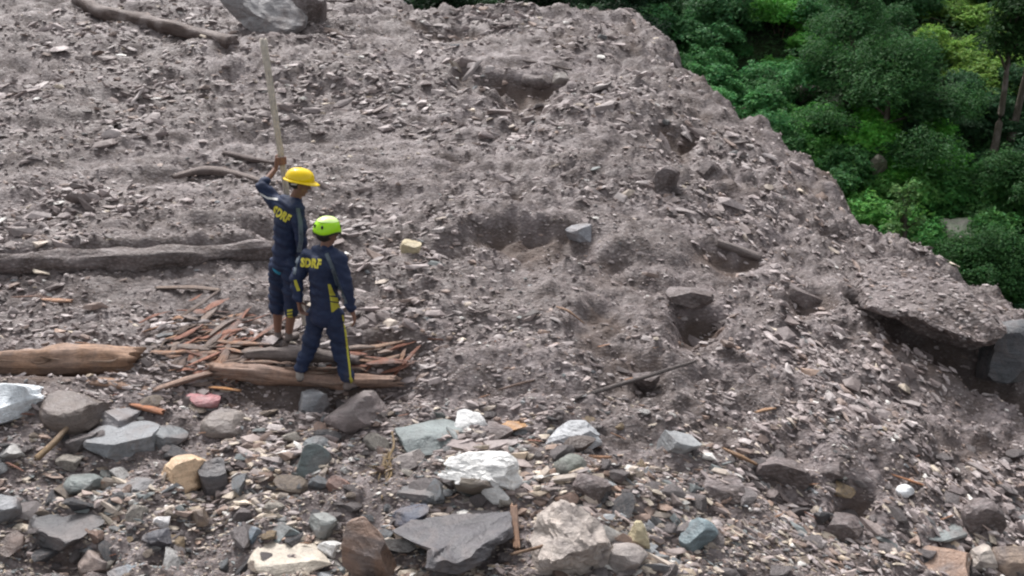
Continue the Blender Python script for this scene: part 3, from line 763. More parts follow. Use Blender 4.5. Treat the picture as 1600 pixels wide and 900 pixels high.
wood('stick', [(894, 630), (1086, 581)], [.018, .022, .014], (.12, .10, .095), 'long thin dark stick across the smooth mud scar', 'stick', lifts=[.04, .12], m=M_MUDWOOD, seed=14)
wood('stick', [(785, 95), (840, 101), (892, 112)], [.012, .022, .02], (.12, .09, .08), 'thin dark stick on the far upper slope', 'stick', .03, M_MUDWOOD, seed=15)
wood('log', [(1120, 382), (1160, 396), (1186, 404)], [.05, .06, .05], (.20, .17, .16), 'short muddy stump in the slot on the right slope', 'log', .02, M_MUDWOOD, seed=16)
wood('log', [(1285, 316), (1330, 332), (1364, 350)], [.09, .11, .10], (.20, .145, .12), 'brown root stump at the right rim above the ravine', 'log', .05, M_MUDWOOD, seed=17, rough=.25)
wood('plank', [(245, 452), (300, 452), (342, 456)], [.04, .05, .035], (.24, .175, .14), 'brown flat board below the long mud coated trunk', 'plank', .02, flat=.35, seed=18)
wood('wood_splinter', [(66, 470), (90, 472), (112, 473)], [.02, .045, .03], (.48, .27, .17), 'orange wood splinter alone on the left slope', 'wood splinter', .02, flat=.4, seed=19)
wood('wood_splinter', [(20, 467), (50, 466), (80, 467)], [.012, .022, .01], (.19, .10, .07), 'dark red sliver left of the lone orange splinter', 'wood splinter', .02, flat=.5, seed=20)
wood('wood_splinter', [(205, 638), (230, 643), (256, 650)], [.02, .05, .04], (.48, .20, .10), 'red orange wood chunk below the wood pile at left', 'wood splinter', .04, flat=.5, seed=21)
wood('wood_splinter', [(330, 611), (352, 613), (376, 616)], [.02, .03, .02], (.55, .27, .11), 'bright orange wood chip beside the pink red stone', 'wood splinter', .04, flat=.4, seed=22)
wood('wood_splinter', [(140, 603), (185, 606), (235, 617)], [.06, .085, .05], (.36, .22, .15), 'brown split slab of wood left of the red orange chunk', 'wood splinter', .04, flat=.6, seed=23)
wood('plank', [(240, 620), (290, 604), (332, 592)], [.035, .05, .04], (.33, .22, .17), 'split plank leaning toward the pinkish log', 'plank', .07, flat=.5, seed=24)
wood('wood_splinter', [(60, 728), (90, 700), (118, 668)], [.03, .03, .018], (.38, .26, .15), 'slanting tan stick between boulders at the far left', 'stick', .08, seed=25)
wood('plank', [(803, 805), (805, 840), (808, 872)], [.028, .032, .028], (.34, .20, .13), 'upright brown wood strip right of the very large dark slab', 'plank', .09, flat=.6, seed=26)
wood('stick', [(800, 893), (850, 880), (905, 862)], [.012, .014, .008], (.27, .17, .11), 'thin brown twig on the mottled beige boulder', 'stick', .16, seed=27)
wood('wood_splinter', [(905, 718), (930, 722), (955, 722)], [.015, .03, .015], (.40, .22, .13), 'orange brown stick beside the olive rounded stone', 'wood splinter', .05, flat=.6, seed=28)
wood('wood_splinter', [(1130, 708), (1155, 720), (1182, 733)], [.01, .02, .012], (.42, .25, .14), 'orange stick right of the light grey slab', 'wood splinter', .05, seed=29)
wood('wood_splinter', [(1180, 650), (1195, 646), (1212, 643)], [.015, .025, .012], (.50, .30, .18), 'small orange splinter on the middle right slope', 'wood splinter', .04, flat=.6, seed=30)
wood('wood_splinter', [(1395, 748), (1425, 758), (1455, 768)], [.01, .018, .01], (.50, .22, .10), 'thin orange red splinter just above the white egg shaped pebble', 'wood splinter', .04, flat=.6, seed=31)
wood('wood_splinter', [(870, 485), (888, 492), (912, 510)], [.012, .022, .012], (.42, .26, .17), 'orange splinter at the top of the smooth mud scar', 'wood splinter', .04, flat=.6, seed=32)
wood('stick', [(780, 615), (810, 606), (835, 600)], [.01, .014, .008], (.22, .15, .12), 'thin brown twig left of the long dark stick', 'stick', .04, seed=33)
wood('plank', [(538, 552), (580, 550), (640, 538)], [.03, .04, .02], (.42, .27, .19), 'pale pink brown plank right of the green helmet man', 'plank', .05, flat=.4, seed=34)
wood('plank', [(545, 566), (590, 568), (625, 560)], [.02, .04, .03], (.30, .18, .12), 'brown plank under the pale pink brown plank', 'plank', .03, flat=.4, seed=35)

# torn bark and fibre strips lying along the two big logs: parts of the logs
def strips(logo, px0, px1, py, n, seed, rad, col):
    r = np.random.default_rng(seed)
    for i in range(n):
        a = r.uniform(px0, px1); l = r.uniform(25, 80); yy = py(a) + r.uniform(-10, 7)
        o = wood('bark_strip', [(a, yy), (a + l / 2, yy + r.uniform(-2, 2)), (min(a + l, px1 + 15), yy + r.uniform(-4, 5))], [.008, r.uniform(.014, .03), .006], tuple(np.array(col) * r.uniform(.45, 1.25)), None, None,
                 lift=r.uniform(.75, 1.0) * rad + .05, flat=.45, nseg=6, n=8, rough=.3, seed=seed + i, smooth=False)
        o.location = o.location - logo.location; o.parent = logo
strips(BIGLOG, -40, 170, lambda a: 581, 16, 610, .12, (.34, .215, .14))
strips(PINKLOG, 335, 560, lambda a: 588 + (a - 335) * .07, 16, 640, .085, (.36, .24, .18))
# splinter heap round the men: counted pieces, one group per tint
r = np.random.default_rng(21)
TI = [('red brown', (.30, .13, .085)), ('orange brown', (.38, .21, .13)), ('grey brown', (.24, .18, .15)), ('dark brown', (.12, .075, .055))]
for i in range(190):
    if i < 172: px, py = r.normal(335, 52), r.normal(548, 27)
    else: px, py = r.uniform(550, 640), r.normal(562, 14)
    if px > 640 or py > 616: continue
    ln = 16 + 75 * r.random() ** 1.6; an = r.normal(-.30, .38)
    a = (px - math.cos(an) * ln / 2, py - math.sin(an) * ln / 2 * .8); b = (px + math.cos(an) * ln / 2, py + math.sin(an) * ln / 2 * .8)
    k = r.choice(4, p=[.34, .18, .30, .18]); w = .014 + .05 * r.random() ** 1.3
    tint = tuple(np.array(TI[k][1]) * r.uniform(.8, 1.2))
    wood('wood_splinter', [a, ((a[0] + b[0]) / 2, (a[1] + b[1]) / 2 + r.uniform(-3, 3)), b], [w * .5, w, w * .3], tint,
         '%s %s splinter in the heap %s' % ('long' if ln > 50 else 'short', TI[k][0], near_words(px, py, LM_W)), 'wood splinter', r.uniform(-.01, .065), flat=.32, nseg=7, n=8, rough=.25, seed=100 + i,
         m=M_HEAPWOOD, group='splinters in the broken wood heap', ragged=.03, smooth=False)
# small chips of wood scattered
for i in range(40):
    px, py = r.uniform(10, 1500), r.uniform(520, 880); an = r.uniform(-.6, .6); ln = r.uniform(8, 24)
    k = r.choice(2); w = r.uniform(.008, .018)
    wood('wood_chip', [(px - ln / 2, py - an * ln / 2), (px + ln / 2, py + an * ln / 2)], [w, w * .6], TI[k][1],
         'small loose %s wood chip %s' % (TI[k][0], near_words(px, py, LM_S)), 'wood chip', .03, flat=.5, nseg=6, n=4, rough=.25, seed=300 + i,
         group='loose wood chips on the debris', smooth=False)
# dry roots in the foreground
rt = empty('dry_root', hit(610, 745))
tag(rt, 'tangle of dry straw coloured roots left of the charcoal stone', 'root')
rr2 = np.random.default_rng(19)
RT = [([(613, 682), (616, 705), (608, 722), (612, 748), (600, 768), (597, 788)], .011)]
for k in range(13):
    x0, y0 = rr2.uniform(600, 618), rr2.uniform(695, 745); an = rr2.uniform(1.2, 3.3); l = rr2.uniform(14, 42)
    q_ = [(x0, y0)]
    for t in range(3):
        an += rr2.uniform(-.5, .5); q_.append((q_[-1][0] + math.cos(an) * l / 3, q_[-1][1] + math.sin(an) * l / 3))
    RT.append((q_, rr2.uniform(.004, .010)))
for i, (pp, w) in enumerate(RT):
    o = wood('root_strand', pp, [w, w * 1.1, w * .6], (.40, .28, .14), None, None, lift=.05 + .004 * (i % 7), seed=50 + i, nseg=7, n=14)
    o.location = o.location - rt.location
    o.parent = rt

# ------------------------------------------------------------------ vegetation
def leaves_np(centers, radii, n, size, seed, shade=(.55, 1.35), squash=.8, up=.6, shell=.5):
    r = np.random.default_rng(seed)
    centers = np.array(centers); radii = np.array(radii)
    w = radii ** 2; k = r.choice(len(radii), n, p=w / w.sum())
    d = r.normal(size=(n, 3)); d /= np.linalg.norm(d, axis=1)[:, None]; d[:, 2] = np.where(d[:, 2] < -.3, -d[:, 2], d[:, 2])
    rad = radii[k] * (shell + (1 - shell) * r.random(n) ** .5) * (1 + .42 * vnoise(d[:, 0] * 2.9 + k, d[:, 1] * 2.5 + d[:, 2] * 2, seed))
    P = centers[k] + d * rad[:, None] * np.array([1, 1, squash])
    nr = d * .7 + np.array([0, 0, up]) + r.normal(size=(n, 3)) * .45; nr /= np.linalg.norm(nr, axis=1)[:, None]
    R = rotm(nr, r.uniform(0, 6.28, n))
    s = size * r.uniform(.6, 1.35, n)
    L = np.array([[-1, 0, 0], [-.1, .42, .08], [1, 0, -.18], [-.1, -.42, .08]])
    V = np.einsum('nij,nkj->nki', R, L[None] * s[:, None, None]) + P[:, None, :]
    F = np.arange(n * 4).reshape(n, 4)
    clump = .5 + .5 * vnoise(P[:, 0] * 3 + 5, P[:, 1] * 3 + P[:, 2] * 3.3, seed + 1)
    b = shade[0] + (shade[1] - shade[0]) * np.clip(.5 * clump + .5 * r.random(n), 0, 1)
    C = np.stack([b * r.uniform(.85, 1.2, n), b, b * r.uniform(.75, 1.1, n)], -1)
    return V.reshape(-1, 3), F, np.repeat(C, 4, 0)
def stems_mesh(tops, seed, rad=.02):
    Vs, Fs, off, UVs = [], [], 0, []
    for i, t in enumerate(tops):
        V, F, UV = tube_np([Vector((0, 0, -.3)), Vector(t) * .5 + Vector((.05, .03, .08)), Vector(t)], [rad, rad * .7, rad * .3], 6, 8, seed=seed + i)
        Vs += [tuple(v) for v in V]; Fs += [tuple(q + off for q in f) for f in F]; UVs += UV; off += len(V)
    return mk_mesh('stem', Vs, Fs, UVs)
SHR = []
for k in range(6):
    r = np.random.default_rng(900 + k)
    nb = 7
    cs = [(r.normal(0, .42), r.normal(0, .42), r.uniform(.25, .85)) for _ in range(nb)]; rs = [r.uniform(.28, .52) for _ in range(nb)]
    V, F, C = leaves_np(cs, rs, 8000, .048, 900 + k, shell=.35)
    fol = np_mesh('foliage', V, F, False, col=C); fol.materials.append(M_LEAF)
    st = stems_mesh(cs, 40 + k); st.materials.append(M_MUDWOOD)
    SHR.append((fol, st))
VEG = [  # px, py, radius px influence, colour, words
 (820, 6, 190, (.012, .030, .014), 'very dark'), (1040, 40, 90, (.030, .085, .034), 'blue green'), (1130, 100, 80, (.034, .10, .036), 'mid green'),
 (1240, 60, 60, (.05, .15, .030), 'fresh green'), (1380, 60, 80, (.018, .050, .019), 'very dark'), (1520, 60, 50, (.075, .135, .03), 'yellow green'), (1350, 130, 60, (.018, .050, .019), 'very dark'),
 (1590, 60, 40, (.016, .04, .016), 'very dark'), (1450, 150, 60, (.022, .055, .028), 'dark green'), (1570, 200, 80, (.016, .042, .020), 'very dark'), (1200, 160, 60, (.032, .095, .036), 'mid green'), (1290, 200, 60, (.045, .13, .035), 'fresh green'),
 (1330, 270, 60, (.030, .085, .030), 'mid green'), (1430, 250, 70, (.06, .18, .035), 'bright green'), (1400, 320, 60, (.05, .13, .035), 'fresh green'), (1500, 300, 60, (.04, .12, .035), 'mid green'), (1590, 300, 50, (.022, .06, .025), 'dark green'),
 (1530, 390, 60, (.035, .10, .03), 'mid green'), (1590, 430, 50, (.016, .04, .02), 'very dark'), (1480, 40, 30, (.065, .125, .03), 'yellow green'), (1300, 20, 50, (.03, .09, .035), 'mid green')]
def veg_at(px, py):
    best = min(VEG, key=lambda q: math.hypot(px - q[0], py - q[1]) / q[2])
    return best
r = np.random.default_rng(31)
first = True
nb = 0
for yy in np.arange(17.0, 46, 1.1):
    for xx in np.arange(-7, 26, 1.2 + (yy - 17) * .02):
        x, y = xx + r.uniform(-.5, .5), yy + r.uniform(-.5, .5)
        z = float(bank(np.array([x]), np.array([y]))[0])
        px, py, dep = project(x, y, z + .5)
        if px < 560 or px > 1690 or py < -70: continue
        # skip what the debris hides
        edge_row = np.interp(px, [560, 640, 990, 1060, 1250, 1360, 1530, 1700], [0, 0, 20, 110, 240, 350, 440, 560])
        if py > edge_row + 40: continue
        if r.random() < .06: continue
        q = veg_at(px + r.normal(0, 12), py + r.normal(0, 9))
        s = r.uniform(.95, 1.5)
        fol, st = SHR[r.integers(0, 6)]
        root = empty('shrub', (x, y, z - .1)); root.scale = (s * 1.1, s * 1.1, s * r.uniform(.75, 1.15)); root.rotation_euler = (0, 0, r.uniform(0, 6.28))
        tag(root, '%s %s leafy shrub %s' % ('big' if s > 1.2 else 'small', q[4], near_words(px, py, LM_V)), 'shrub', 'shrubs on the far hillside')
        obj('foliage', fol, parent=root, color=tuple(np.array(q[3]) * r.uniform(1.9, 3.0)))
        obj('stem', st, parent=root, color=(.12, .08, .05))
        nb += 1
print('shrubs', nb)
# undergrowth carpet
n = 110000
x = r.uniform(-6, 24, n); y = r.uniform(15, 44, n); z = bank(x, y) + r.uniform(0, .55, n)
nr = np.stack([r.normal(0, .6, n), r.normal(0, .6, n) - .3, np.ones(n)], -1); nr /= np.linalg.norm(nr, axis=1)[:, None]
R = rotm(nr, r.uniform(0, 6.28, n)); s = r.uniform(.045, .11, n)
L = np.array([[-1, 0, 0], [-.1, .4, .08], [1, 0, -.18], [-.1, -.4, .08]])
V = np.einsum('nij,nkj->nki', R, L[None] * s[:, None, None]) + np.stack([x, y, z], -1)[:, None, :]
b = .6 + .6 * (.5 + .5 * vnoise(x * .8, y * .8, 4)) * r.uniform(.6, 1.3, n)
C = np.stack([b * .055, b * .125, b * .045], -1)
me = np_mesh('undergrowth', V.reshape(-1, 3), np.arange(n * 4).reshape(n, 4), False, col=np.repeat(C, 4, 0))
o = obj('undergrowth', me, M_LEAF, color=(1, 1, 1)); tag(o, 'low green undergrowth carpeting the far hillside', 'undergrowth', kind='stuff')

def tree(px, py, y, h, color, label, seed, spread=1.0, nl=9000, leaf=.07, bare=.35, lean=0.0):
    p = at_y(px, py, y); bz = float(bank(np.array([p.x]), np.array([y]))[0])
    root = empty('tree', (p.x, y, bz - .2)); tag(root, label, 'tree')
    r = np.random.default_rng(seed)
    top = Vector((lean, 0, h))
    V, F, UV = tube_np([Vector((0, 0, 0)), Vector((lean * .3 + .1, .05, h * .4)), top * .92], [.13, .09, .03], 10, 20, seed=seed)
    obj('trunk', mk_mesh('trunk', V, F, UV), M_MUDWOOD, root, color=(.09, .075, .055))
    cs, rs = [], []
    for i in range(11):
        t = bare + (1 - bare) * (i + .5) / 11; a = i * 2.4 + r.uniform(0, .6); rad = spread * (1.15 - t) * r.uniform(.8, 1.3)
        b0 = Vector((lean * t * .9, 0, h * (t - .08))); e = Vector((lean * t + math.cos(a) * rad, math.sin(a) * rad, h * t + .15))
        V, F, UV = tube_np([b0, b0.lerp(e, .5) + Vector((0, 0, .08)), e], [.04, .028, .012], 6, 8, seed=seed + i)
        obj('limb', mk_mesh('limb', V, F, UV), M_MUDWOOD, root, color=(.09, .075, .055))
        cs += [tuple(e), tuple(b0.lerp(e, .6))]; rs += [spread * r.uniform(.3, .5), spread * r.uniform(.22, .36)]
    V, F, C = leaves_np(cs, rs, nl, leaf, seed, shell=.3)
    obj('crown', np_mesh('crown', V, F, False, col=C), M_LEAF, root, color=color)
tree(1385, 150, 27.5, 3.2, (.050, .140, .048), 'broad very dark leafy tree in the middle of the far thicket', 61, 2.2, 34000, .05, .03)
tree(1320, 150, 30.0, 3.6, (.055, .15, .055), 'dark blue green tree just left of the broad very dark tree', 62, 1.7, 24000, .05, .03)
tree(1435, 170, 23.5, 2.6, (.14, .28, .10), 'light green sapling in front of the very dark tree', 63, .6, 1500, .06, .3)
tree(1572, 100, 27.0, 5.0, (.03, .08, .025), 'tree with bare dark trunk near the right edge', 64, 1.1, 3500, .07, .7)
tree(1594, 100, 27.6, 5.0, (.03, .08, .025), 'second bare trunked tree cut by the right edge', 65, 1.0, 3000, .07, .7, .3)
tree(1560, 300, 22.5, 2.0, (.045, .125, .042), 'dark squat tree on the right of the bright green shrubs', 66, 1.6, 24000, .048, .03)
tree(1600, 230, 24.5, 2.4, (.045, .125, .042), 'dark bushy tree at the right edge above the squat tree', 70, 1.6, 24000, .048, .03)
tree(840, 10, 30.0, 4.0, (.014, .036, .018), 'blackish green tree showing above the top of the debris crest', 67, 1.8, 12000, .07, .1)
tree(700, 10, 31.0, 4.0, (.014, .036, .018), 'blackish green tree at the left end of the visible thicket', 68, 1.8, 12000, .07, .1)
tree(970, 20, 31.0, 3.6, (.018, .05, .026), 'dark tree behind the corner of the debris crest', 69, 1.5, 10000, .07, .1)
# rocks in the thicket
def bank_rock(px, py, w, h, color, label, seed):
    p = hit(px, py, bank); h = h * .8; dep = p.y * CP - (p.z - CAMZ) * SP
    V, F = rock_np(seed, 3, 12, (.35, .7), .09)
    ww = w / 1600 * dep; hh = h / 1600 * dep
    V = V * np.array([ww / 2, ww / 2, hh * .6])
    yy = p.y - 1.2
    q = at_y(px, py, yy)
    o = obj('boulder', np_mesh('boulder', V, F, False), M_ROCK, loc=q, color=color, rot=(.2, .3, seed)); tag(o, label, 'boulder')
bank_rock(1262, 146, 36, 30, (.24, .24, .20), 'grey boulder among shrubs above the middle of the debris rim', 801)
bank_rock(1374, 258, 26, 40, (.30, .28, .22), 'upright pale stone among the bright green shrubs', 802)
bank_rock(1505, 360, 70, 28, (.16, .19, .13), 'long mossy slab beyond the rim above the gully slab', 803)
bank_rock(1255, 30, 34, 14, (.28, .28, .26), 'small pale rock high in the green thicket', 804)

# ------------------------------------------------------------------ people
def capsule(p1, r1, p2, r2, ns=14, rings=5):
    p1, p2 = Vector(p1), Vector(p2); ax = p2 - p1; L = ax.length; ax = ax.normalized() if L > 1e-6 else Vector((0, 0, 1))
    s = ax.orthogonal().normalized(); u = ax.cross(s)
    V = [tuple(p1 - ax * r1)]; F = []
    prof = [(-math.cos(math.pi / 2 * (i + 1) / rings) * r1, math.sin(math.pi / 2 * (i + 1) / rings) * r1) for i in range(rings)]
    prof += [(L + math.sin(math.pi / 2 * i / rings) * r2, math.cos(math.pi / 2 * i / rings) * r2) for i in range(rings)]
    for d, rr in prof:
        for j in range(ns):
            a = 2 * math.pi * j / ns; V.append(tuple(p1 + ax * d + (s * math.cos(a) + u * math.sin(a)) * rr))
    V.append(tuple(p2 + ax * r2)); m = len(prof)
    for j in range(ns): F.append((0, 1 + (j + 1) % ns, 1 + j))
    for i in range(m - 1):
        for j in range(ns):
            a, b = 1 + i * ns + j, 1 + i * ns + (j + 1) % ns; F.append((a, b, b + ns, a + ns))
    t = len(V) - 1
    for j in range(ns): F.append((1 + (m - 1) * ns + j, 1 + (m - 1) * ns + (j + 1) % ns, t))
    return V, F
def ellip(c, rad, fr, lv=3):
    V, F = ICO[lv]; M = np.array([[*fr[0]], [*fr[1]], [*fr[2]]]).T
    return [tuple(v) for v in (V * np.array(rad)) @ M.T + np.array(c)], [tuple(int(q) for q in f) for f in F]
def blend_mesh(name, prims, voxel, smooth_it=6, disp=None, fac=.5):
    Vs, Fs, off = [], [], 0
    for V, F in prims:
        Vs += V; Fs += [tuple(q + off for q in f) for f in F]; off += len(V)
    me = bpy.data.meshes.new('tmp'); me.from_pydata(Vs, [], Fs); me.update()
    o = bpy.data.objects.new('tmp', me); COL.objects.link(o)
    m = o.modifiers.new('r', 'REMESH'); m.mode = 'VOXEL'; m.voxel_size = voxel
    m2 = o.modifiers.new('s', 'SMOOTH'); m2.iterations = smooth_it; m2.factor = fac
    dg = bpy.context.evaluated_depsgraph_get(); out = bpy.data.meshes.new_from_object(o.evaluated_get(dg)); out.name = name
    bpy.data.objects.remove(o)
    if disp:
        n = len(out.vertices); co = np.empty(n * 3, np.float32); out.vertices.foreach_get('co', co); co = co.reshape(-1, 3)
        no = np.array([v.normal[:] for v in out.vertices])
        co = co + no * disp(co, no)[:, None]; out.vertices.foreach_set('co', co.astype(np.float32).ravel()); out.update()
    out.polygons.foreach_set('use_smooth', np.full(len(out.polygons), True))
    return out
def wrinkle(amp, seed):
    def f(co, no):
        return amp * (fbm(co[:, 0] * 9 + co[:, 1] * 7, co[:, 2] * 17 + co[:, 0] * 6, 3, seed)) + amp * .9 * vnoise(co[:, 2] * 26 + co[:, 0] * 12, co[:, 1] * 14 - co[:, 0] * 8, seed + 3)
    return f
def bvh_of(me):
    return BVHTree.FromPolygons([v.co[:] for v in me.vertices], [tuple(p.vertices) for p in me.polygons])
def cast(bvh, px, py, off=.004):
    d = Vector(ray(px, py)).normalized()
    h, n, i, dist = bvh.ray_cast(Vector((0, 0, CAMZ)), d)
    if h is None:
        h2, n, i, dist = bvh.find_nearest(Vector((0, 0, CAMZ)) + d * last_depth[0])
        return h2 + n * off, n
    last_depth[0] = dist
    return h + n * off, n
last_depth = [9.5]
def strip(name, bvh, left, right, m, parent, nw=3, nl=16, th=.004):
    """cloth panel between two outlines, lying on the garment"""
    def samp(P, t):
        k = t * (len(P) - 1); i = min(int(k), len(P) - 2); k -= i
        return P[i][0] + (P[i + 1][0] - P[i][0]) * k, P[i][1] + (P[i + 1][1] - P[i][1]) * k
    V, F = [], []; back = []
    for i in range(nl + 1):
        a, b = samp(left, i / nl), samp(right, i / nl)
        for j in range(nw + 1):
            s = j / nw; p, n = cast(bvh, a[0] + (b[0] - a[0]) * s, a[1] + (b[1] - a[1]) * s, th)
            V.append(tuple(p)); back.append(tuple(p - n * th * 2))
    w = nw + 1; m0 = len(V); V += back
    for i in range(nl):
        for j in range(nw):
            a = i * w + j; F.append((a, a + 1, a + w + 1, a + w)); F.append((a + m0, a + m0 + w, a + m0 + w + 1, a + m0 + 1))
    for i in range(nl):
        for j in (0, nw):
            a = i * w + j; F.append((a, a + w, a + w + m0, a + m0))
    return obj(name, mk_mesh(name, V, F), m, parent)
def lettering(txt, bvh, cx, cy, wpx, hpx, rot, m, parent, shear=0):
    cu = bpy.data.curves.new('t', 'FONT'); cu.body = txt; cu.align_x = 'CENTER'; cu.align_y = 'CENTER'; cu.size = 1; cu.offset = .06; cu.space_character = 1.08
    cu.resolution_u = 3
    o = bpy.data.objects.new('t', cu); COL.objects.link(o)
    dg = bpy.context.evaluated_depsgraph_get(); me = bpy.data.meshes.new_from_object(o.evaluated_get(dg)); bpy.data.objects.remove(o)
    bm = bmesh.new(); bm.from_mesh(me)
    bmesh.ops.triangulate(bm, faces=bm.faces)
    co = [v.co.copy() for v in bm.verts]; xs = [c.x for c in co]; yz = [c.y for c in co]
    for v in bm.verts:
        u = (v.co.x - (max(xs) + min(xs)) / 2) / (max(xs) - min(xs)) * wpx; w = (v.co.y - (max(yz) + min(yz)) / 2) / (max(yz) - min(yz)) * hpx
        px = cx + u * math.cos(rot) + w * math.sin(rot) ; py = cy + u * math.sin(rot) - w * math.cos(rot)
        p, n = cast(bvh, px, py, .006); v.co = p
    bm.to_mesh(me); bm.free(); me.name = 'lettering'
    me.materials.clear()
    ob = obj('lettering', me, m, parent)
    return ob

M_SKIN = m_flat('skin', (.20, .10, .068), .55, .1, .05)
M_NAVY = m_cloth('navy_tracksuit', (.008, .019, .060), .7)
M_NAVY2 = m_cloth('dark_navy_trousers', (.008, .020, .060), .75)
M_YEL = m_cloth('yellow_panel', (.50, .46, .05), .7, .12)
M_GREY = m_cloth('grey_reflective_piping', (.10, .13, .16), .5, .15)
M_PRINT = m_flat('yellow_print', (.72, .64, .07), .6)
M_HELY = m_flat('yellow_hard_hat_plastic', (.90, .62, .0), .25, .03)
M_HELG = m_flat('lime_helmet_plastic', (.42, .85, .01), .3, .03)
M_HELT = m_flat('lime_helmet_white_top', (.70, .92, .35), .3, .03)
M_BLK = m_flat('black_rubber', (.012, .012, .014), .6)
M_HAIR = m_flat('black_hair', (.01, .008, .007), .7)
M_SHOE = m_flat('muddy_shoe', (.16, .13, .12), .7, .3)
M_SHOE2 = m_flat('pale_muddy_shoe', (.30, .27, .25), .7, .3)
M_WHT = m_flat('pale_strap', (.6, .6, .58), .6)
M_CYAN = m_cloth('cyan_shirt', (.02, .26, .42), .8)
M_POLE = m_wood('pale_weathered_pole', .1)

def frame(f):
    f = Vector(f).normalized(); rt_ = f.cross(Vector((0, 0, 1))).normalized(); u = rt_.cross(f).normalized()
    return rt_, f, u
def head_prims(c, f, s=1.0):
    R_, F_, U_ = frame(f); c = Vector(c)
    fr = (R_, F_, U_)
    P = [ellip(c + U_ * .03 * s, (.076 * s, .095 * s, .088 * s), fr), ellip(c + F_ * .03 * s - U_ * .035 * s, (.058 * s, .066 * s, .075 * s), fr),
         ellip(c + F_ * .045 * s - U_ * .09 * s, (.034 * s, .036 * s, .026 * s), fr)]
    P.append(capsule(c + F_ * .092 * s + U_ * .012 * s, .009 * s, c + F_ * .112 * s - U_ * .025 * s, .014 * s, 10, 4))      # nose
    P.append(capsule(c + F_ * .086 * s - R_ * .028 * s - U_ * .062 * s, .010 * s, c + F_ * .086 * s + R_ * .028 * s - U_ * .062 * s, .010 * s, 8, 3))   # lips
    P.append(capsule(c + F_ * .082 * s - R_ * .045 * s + U_ * .03 * s, .011 * s, c + F_ * .082 * s + R_ * .045 * s + U_ * .03 * s, .011 * s, 8, 3))   # brow
    for sg in (-1, 1):
        P.append(ellip(c + R_ * sg * .078 * s - F_ * .008 * s - U_ * .008 * s, (.010 * s, .019 * s, .032 * s), fr, 2))
    return P, fr
def hand_prims(wrist, d, pn, thumb, curl=.5, s=1.0):
    """wrist point, direction of fingers, palm normal, thumb side direction"""
    w = Vector(wrist); d = Vector(d).normalized(); pn = Vector(pn); pn = (pn - d * pn.dot(d)).normalized(); th = Vector(thumb); th = (th - d * th.dot(d) - pn * th.dot(pn)).normalized()
    P = [capsule(w - d * .03, .026 * s, w + d * .02, .024 * s)]
    for k in (-1.2, -.4, .4, 1.2): P.append(capsule(w + th * k * .010 * s + d * .01, .015 * s, w + th * k * .019 * s + d * .085 * s, .0125 * s))
    ln = [.030, .040, .044, .040]
    for k, l in zip((-1.5, -.5, .5, 1.5), ln):
        p = w + th * k * .0205 * s + d * .088 * s; dd_ = d.copy()
        for q in range(3):
            ang = curl * (q + 1) * .75; dv = (d * math.cos(ang) + pn * math.sin(ang)); p2 = p + dv * l * s * (1 - q * .2)
            P.append(capsule(p, (.0092 - q * .0007) * s, p2, (.0088 - q * .0009) * s, 8, 3)); p = p2
    p = w + th * .028 * s + d * .03 * s; p2 = p + (th * .75 + d * .6 + pn * .35).normalized() * .04 * s; p3 = p2 + (th * .2 + d * .8 + pn * .6).normalized() * .032 * s
    P += [capsule(p - th * .01, .014 * s, p2, .011 * s, 8, 3), capsule(p2, .0105 * s, p3, .009 * s, 8, 3)]
    return P
def grip_prims(wrist, c, ax, rp, toward):
    """fingers closed round a pole: c pole point, ax pole axis, toward = direction from pole to palm"""
    w = Vector(wrist); c = Vector(c); ax = Vector(ax).normalized(); t = Vector(toward); t = (t - ax * t.dot(ax)).normalized(); s = ax.cross(t)
    P = []
    R_ = rp + .010
    for k in range(4):
        o = c + ax * (.036 - k * .021)
        P.append(capsule(w, .022, o + t * (R_ + .006) + s * .01, .014, 10, 4))
        ang = [.2, .95, 1.75, 2.55]; l = [1, 1, .97, .9][k]
        pts = [o + (t * math.cos(a * l) + s * math.sin(a * l)) * R_ for a in ang]
        for a, b in zip(pts[:-1], pts[1:]): P.append(capsule(a, .0098, b, .0092, 8, 3))
    o = c + ax * .055
    pts = [o + (t * math.cos(a) - s * math.sin(a)) * (R_ + .002) for a in (.1, .9, 1.7)]
    P.append(capsule(w + (pts[0] - w) * .5, .016, pts[0], .013, 8, 3))
    for a, b in zip(pts[:-1], pts[1:]): P.append(capsule(a, .012, b, .0105, 8, 3))
    return P

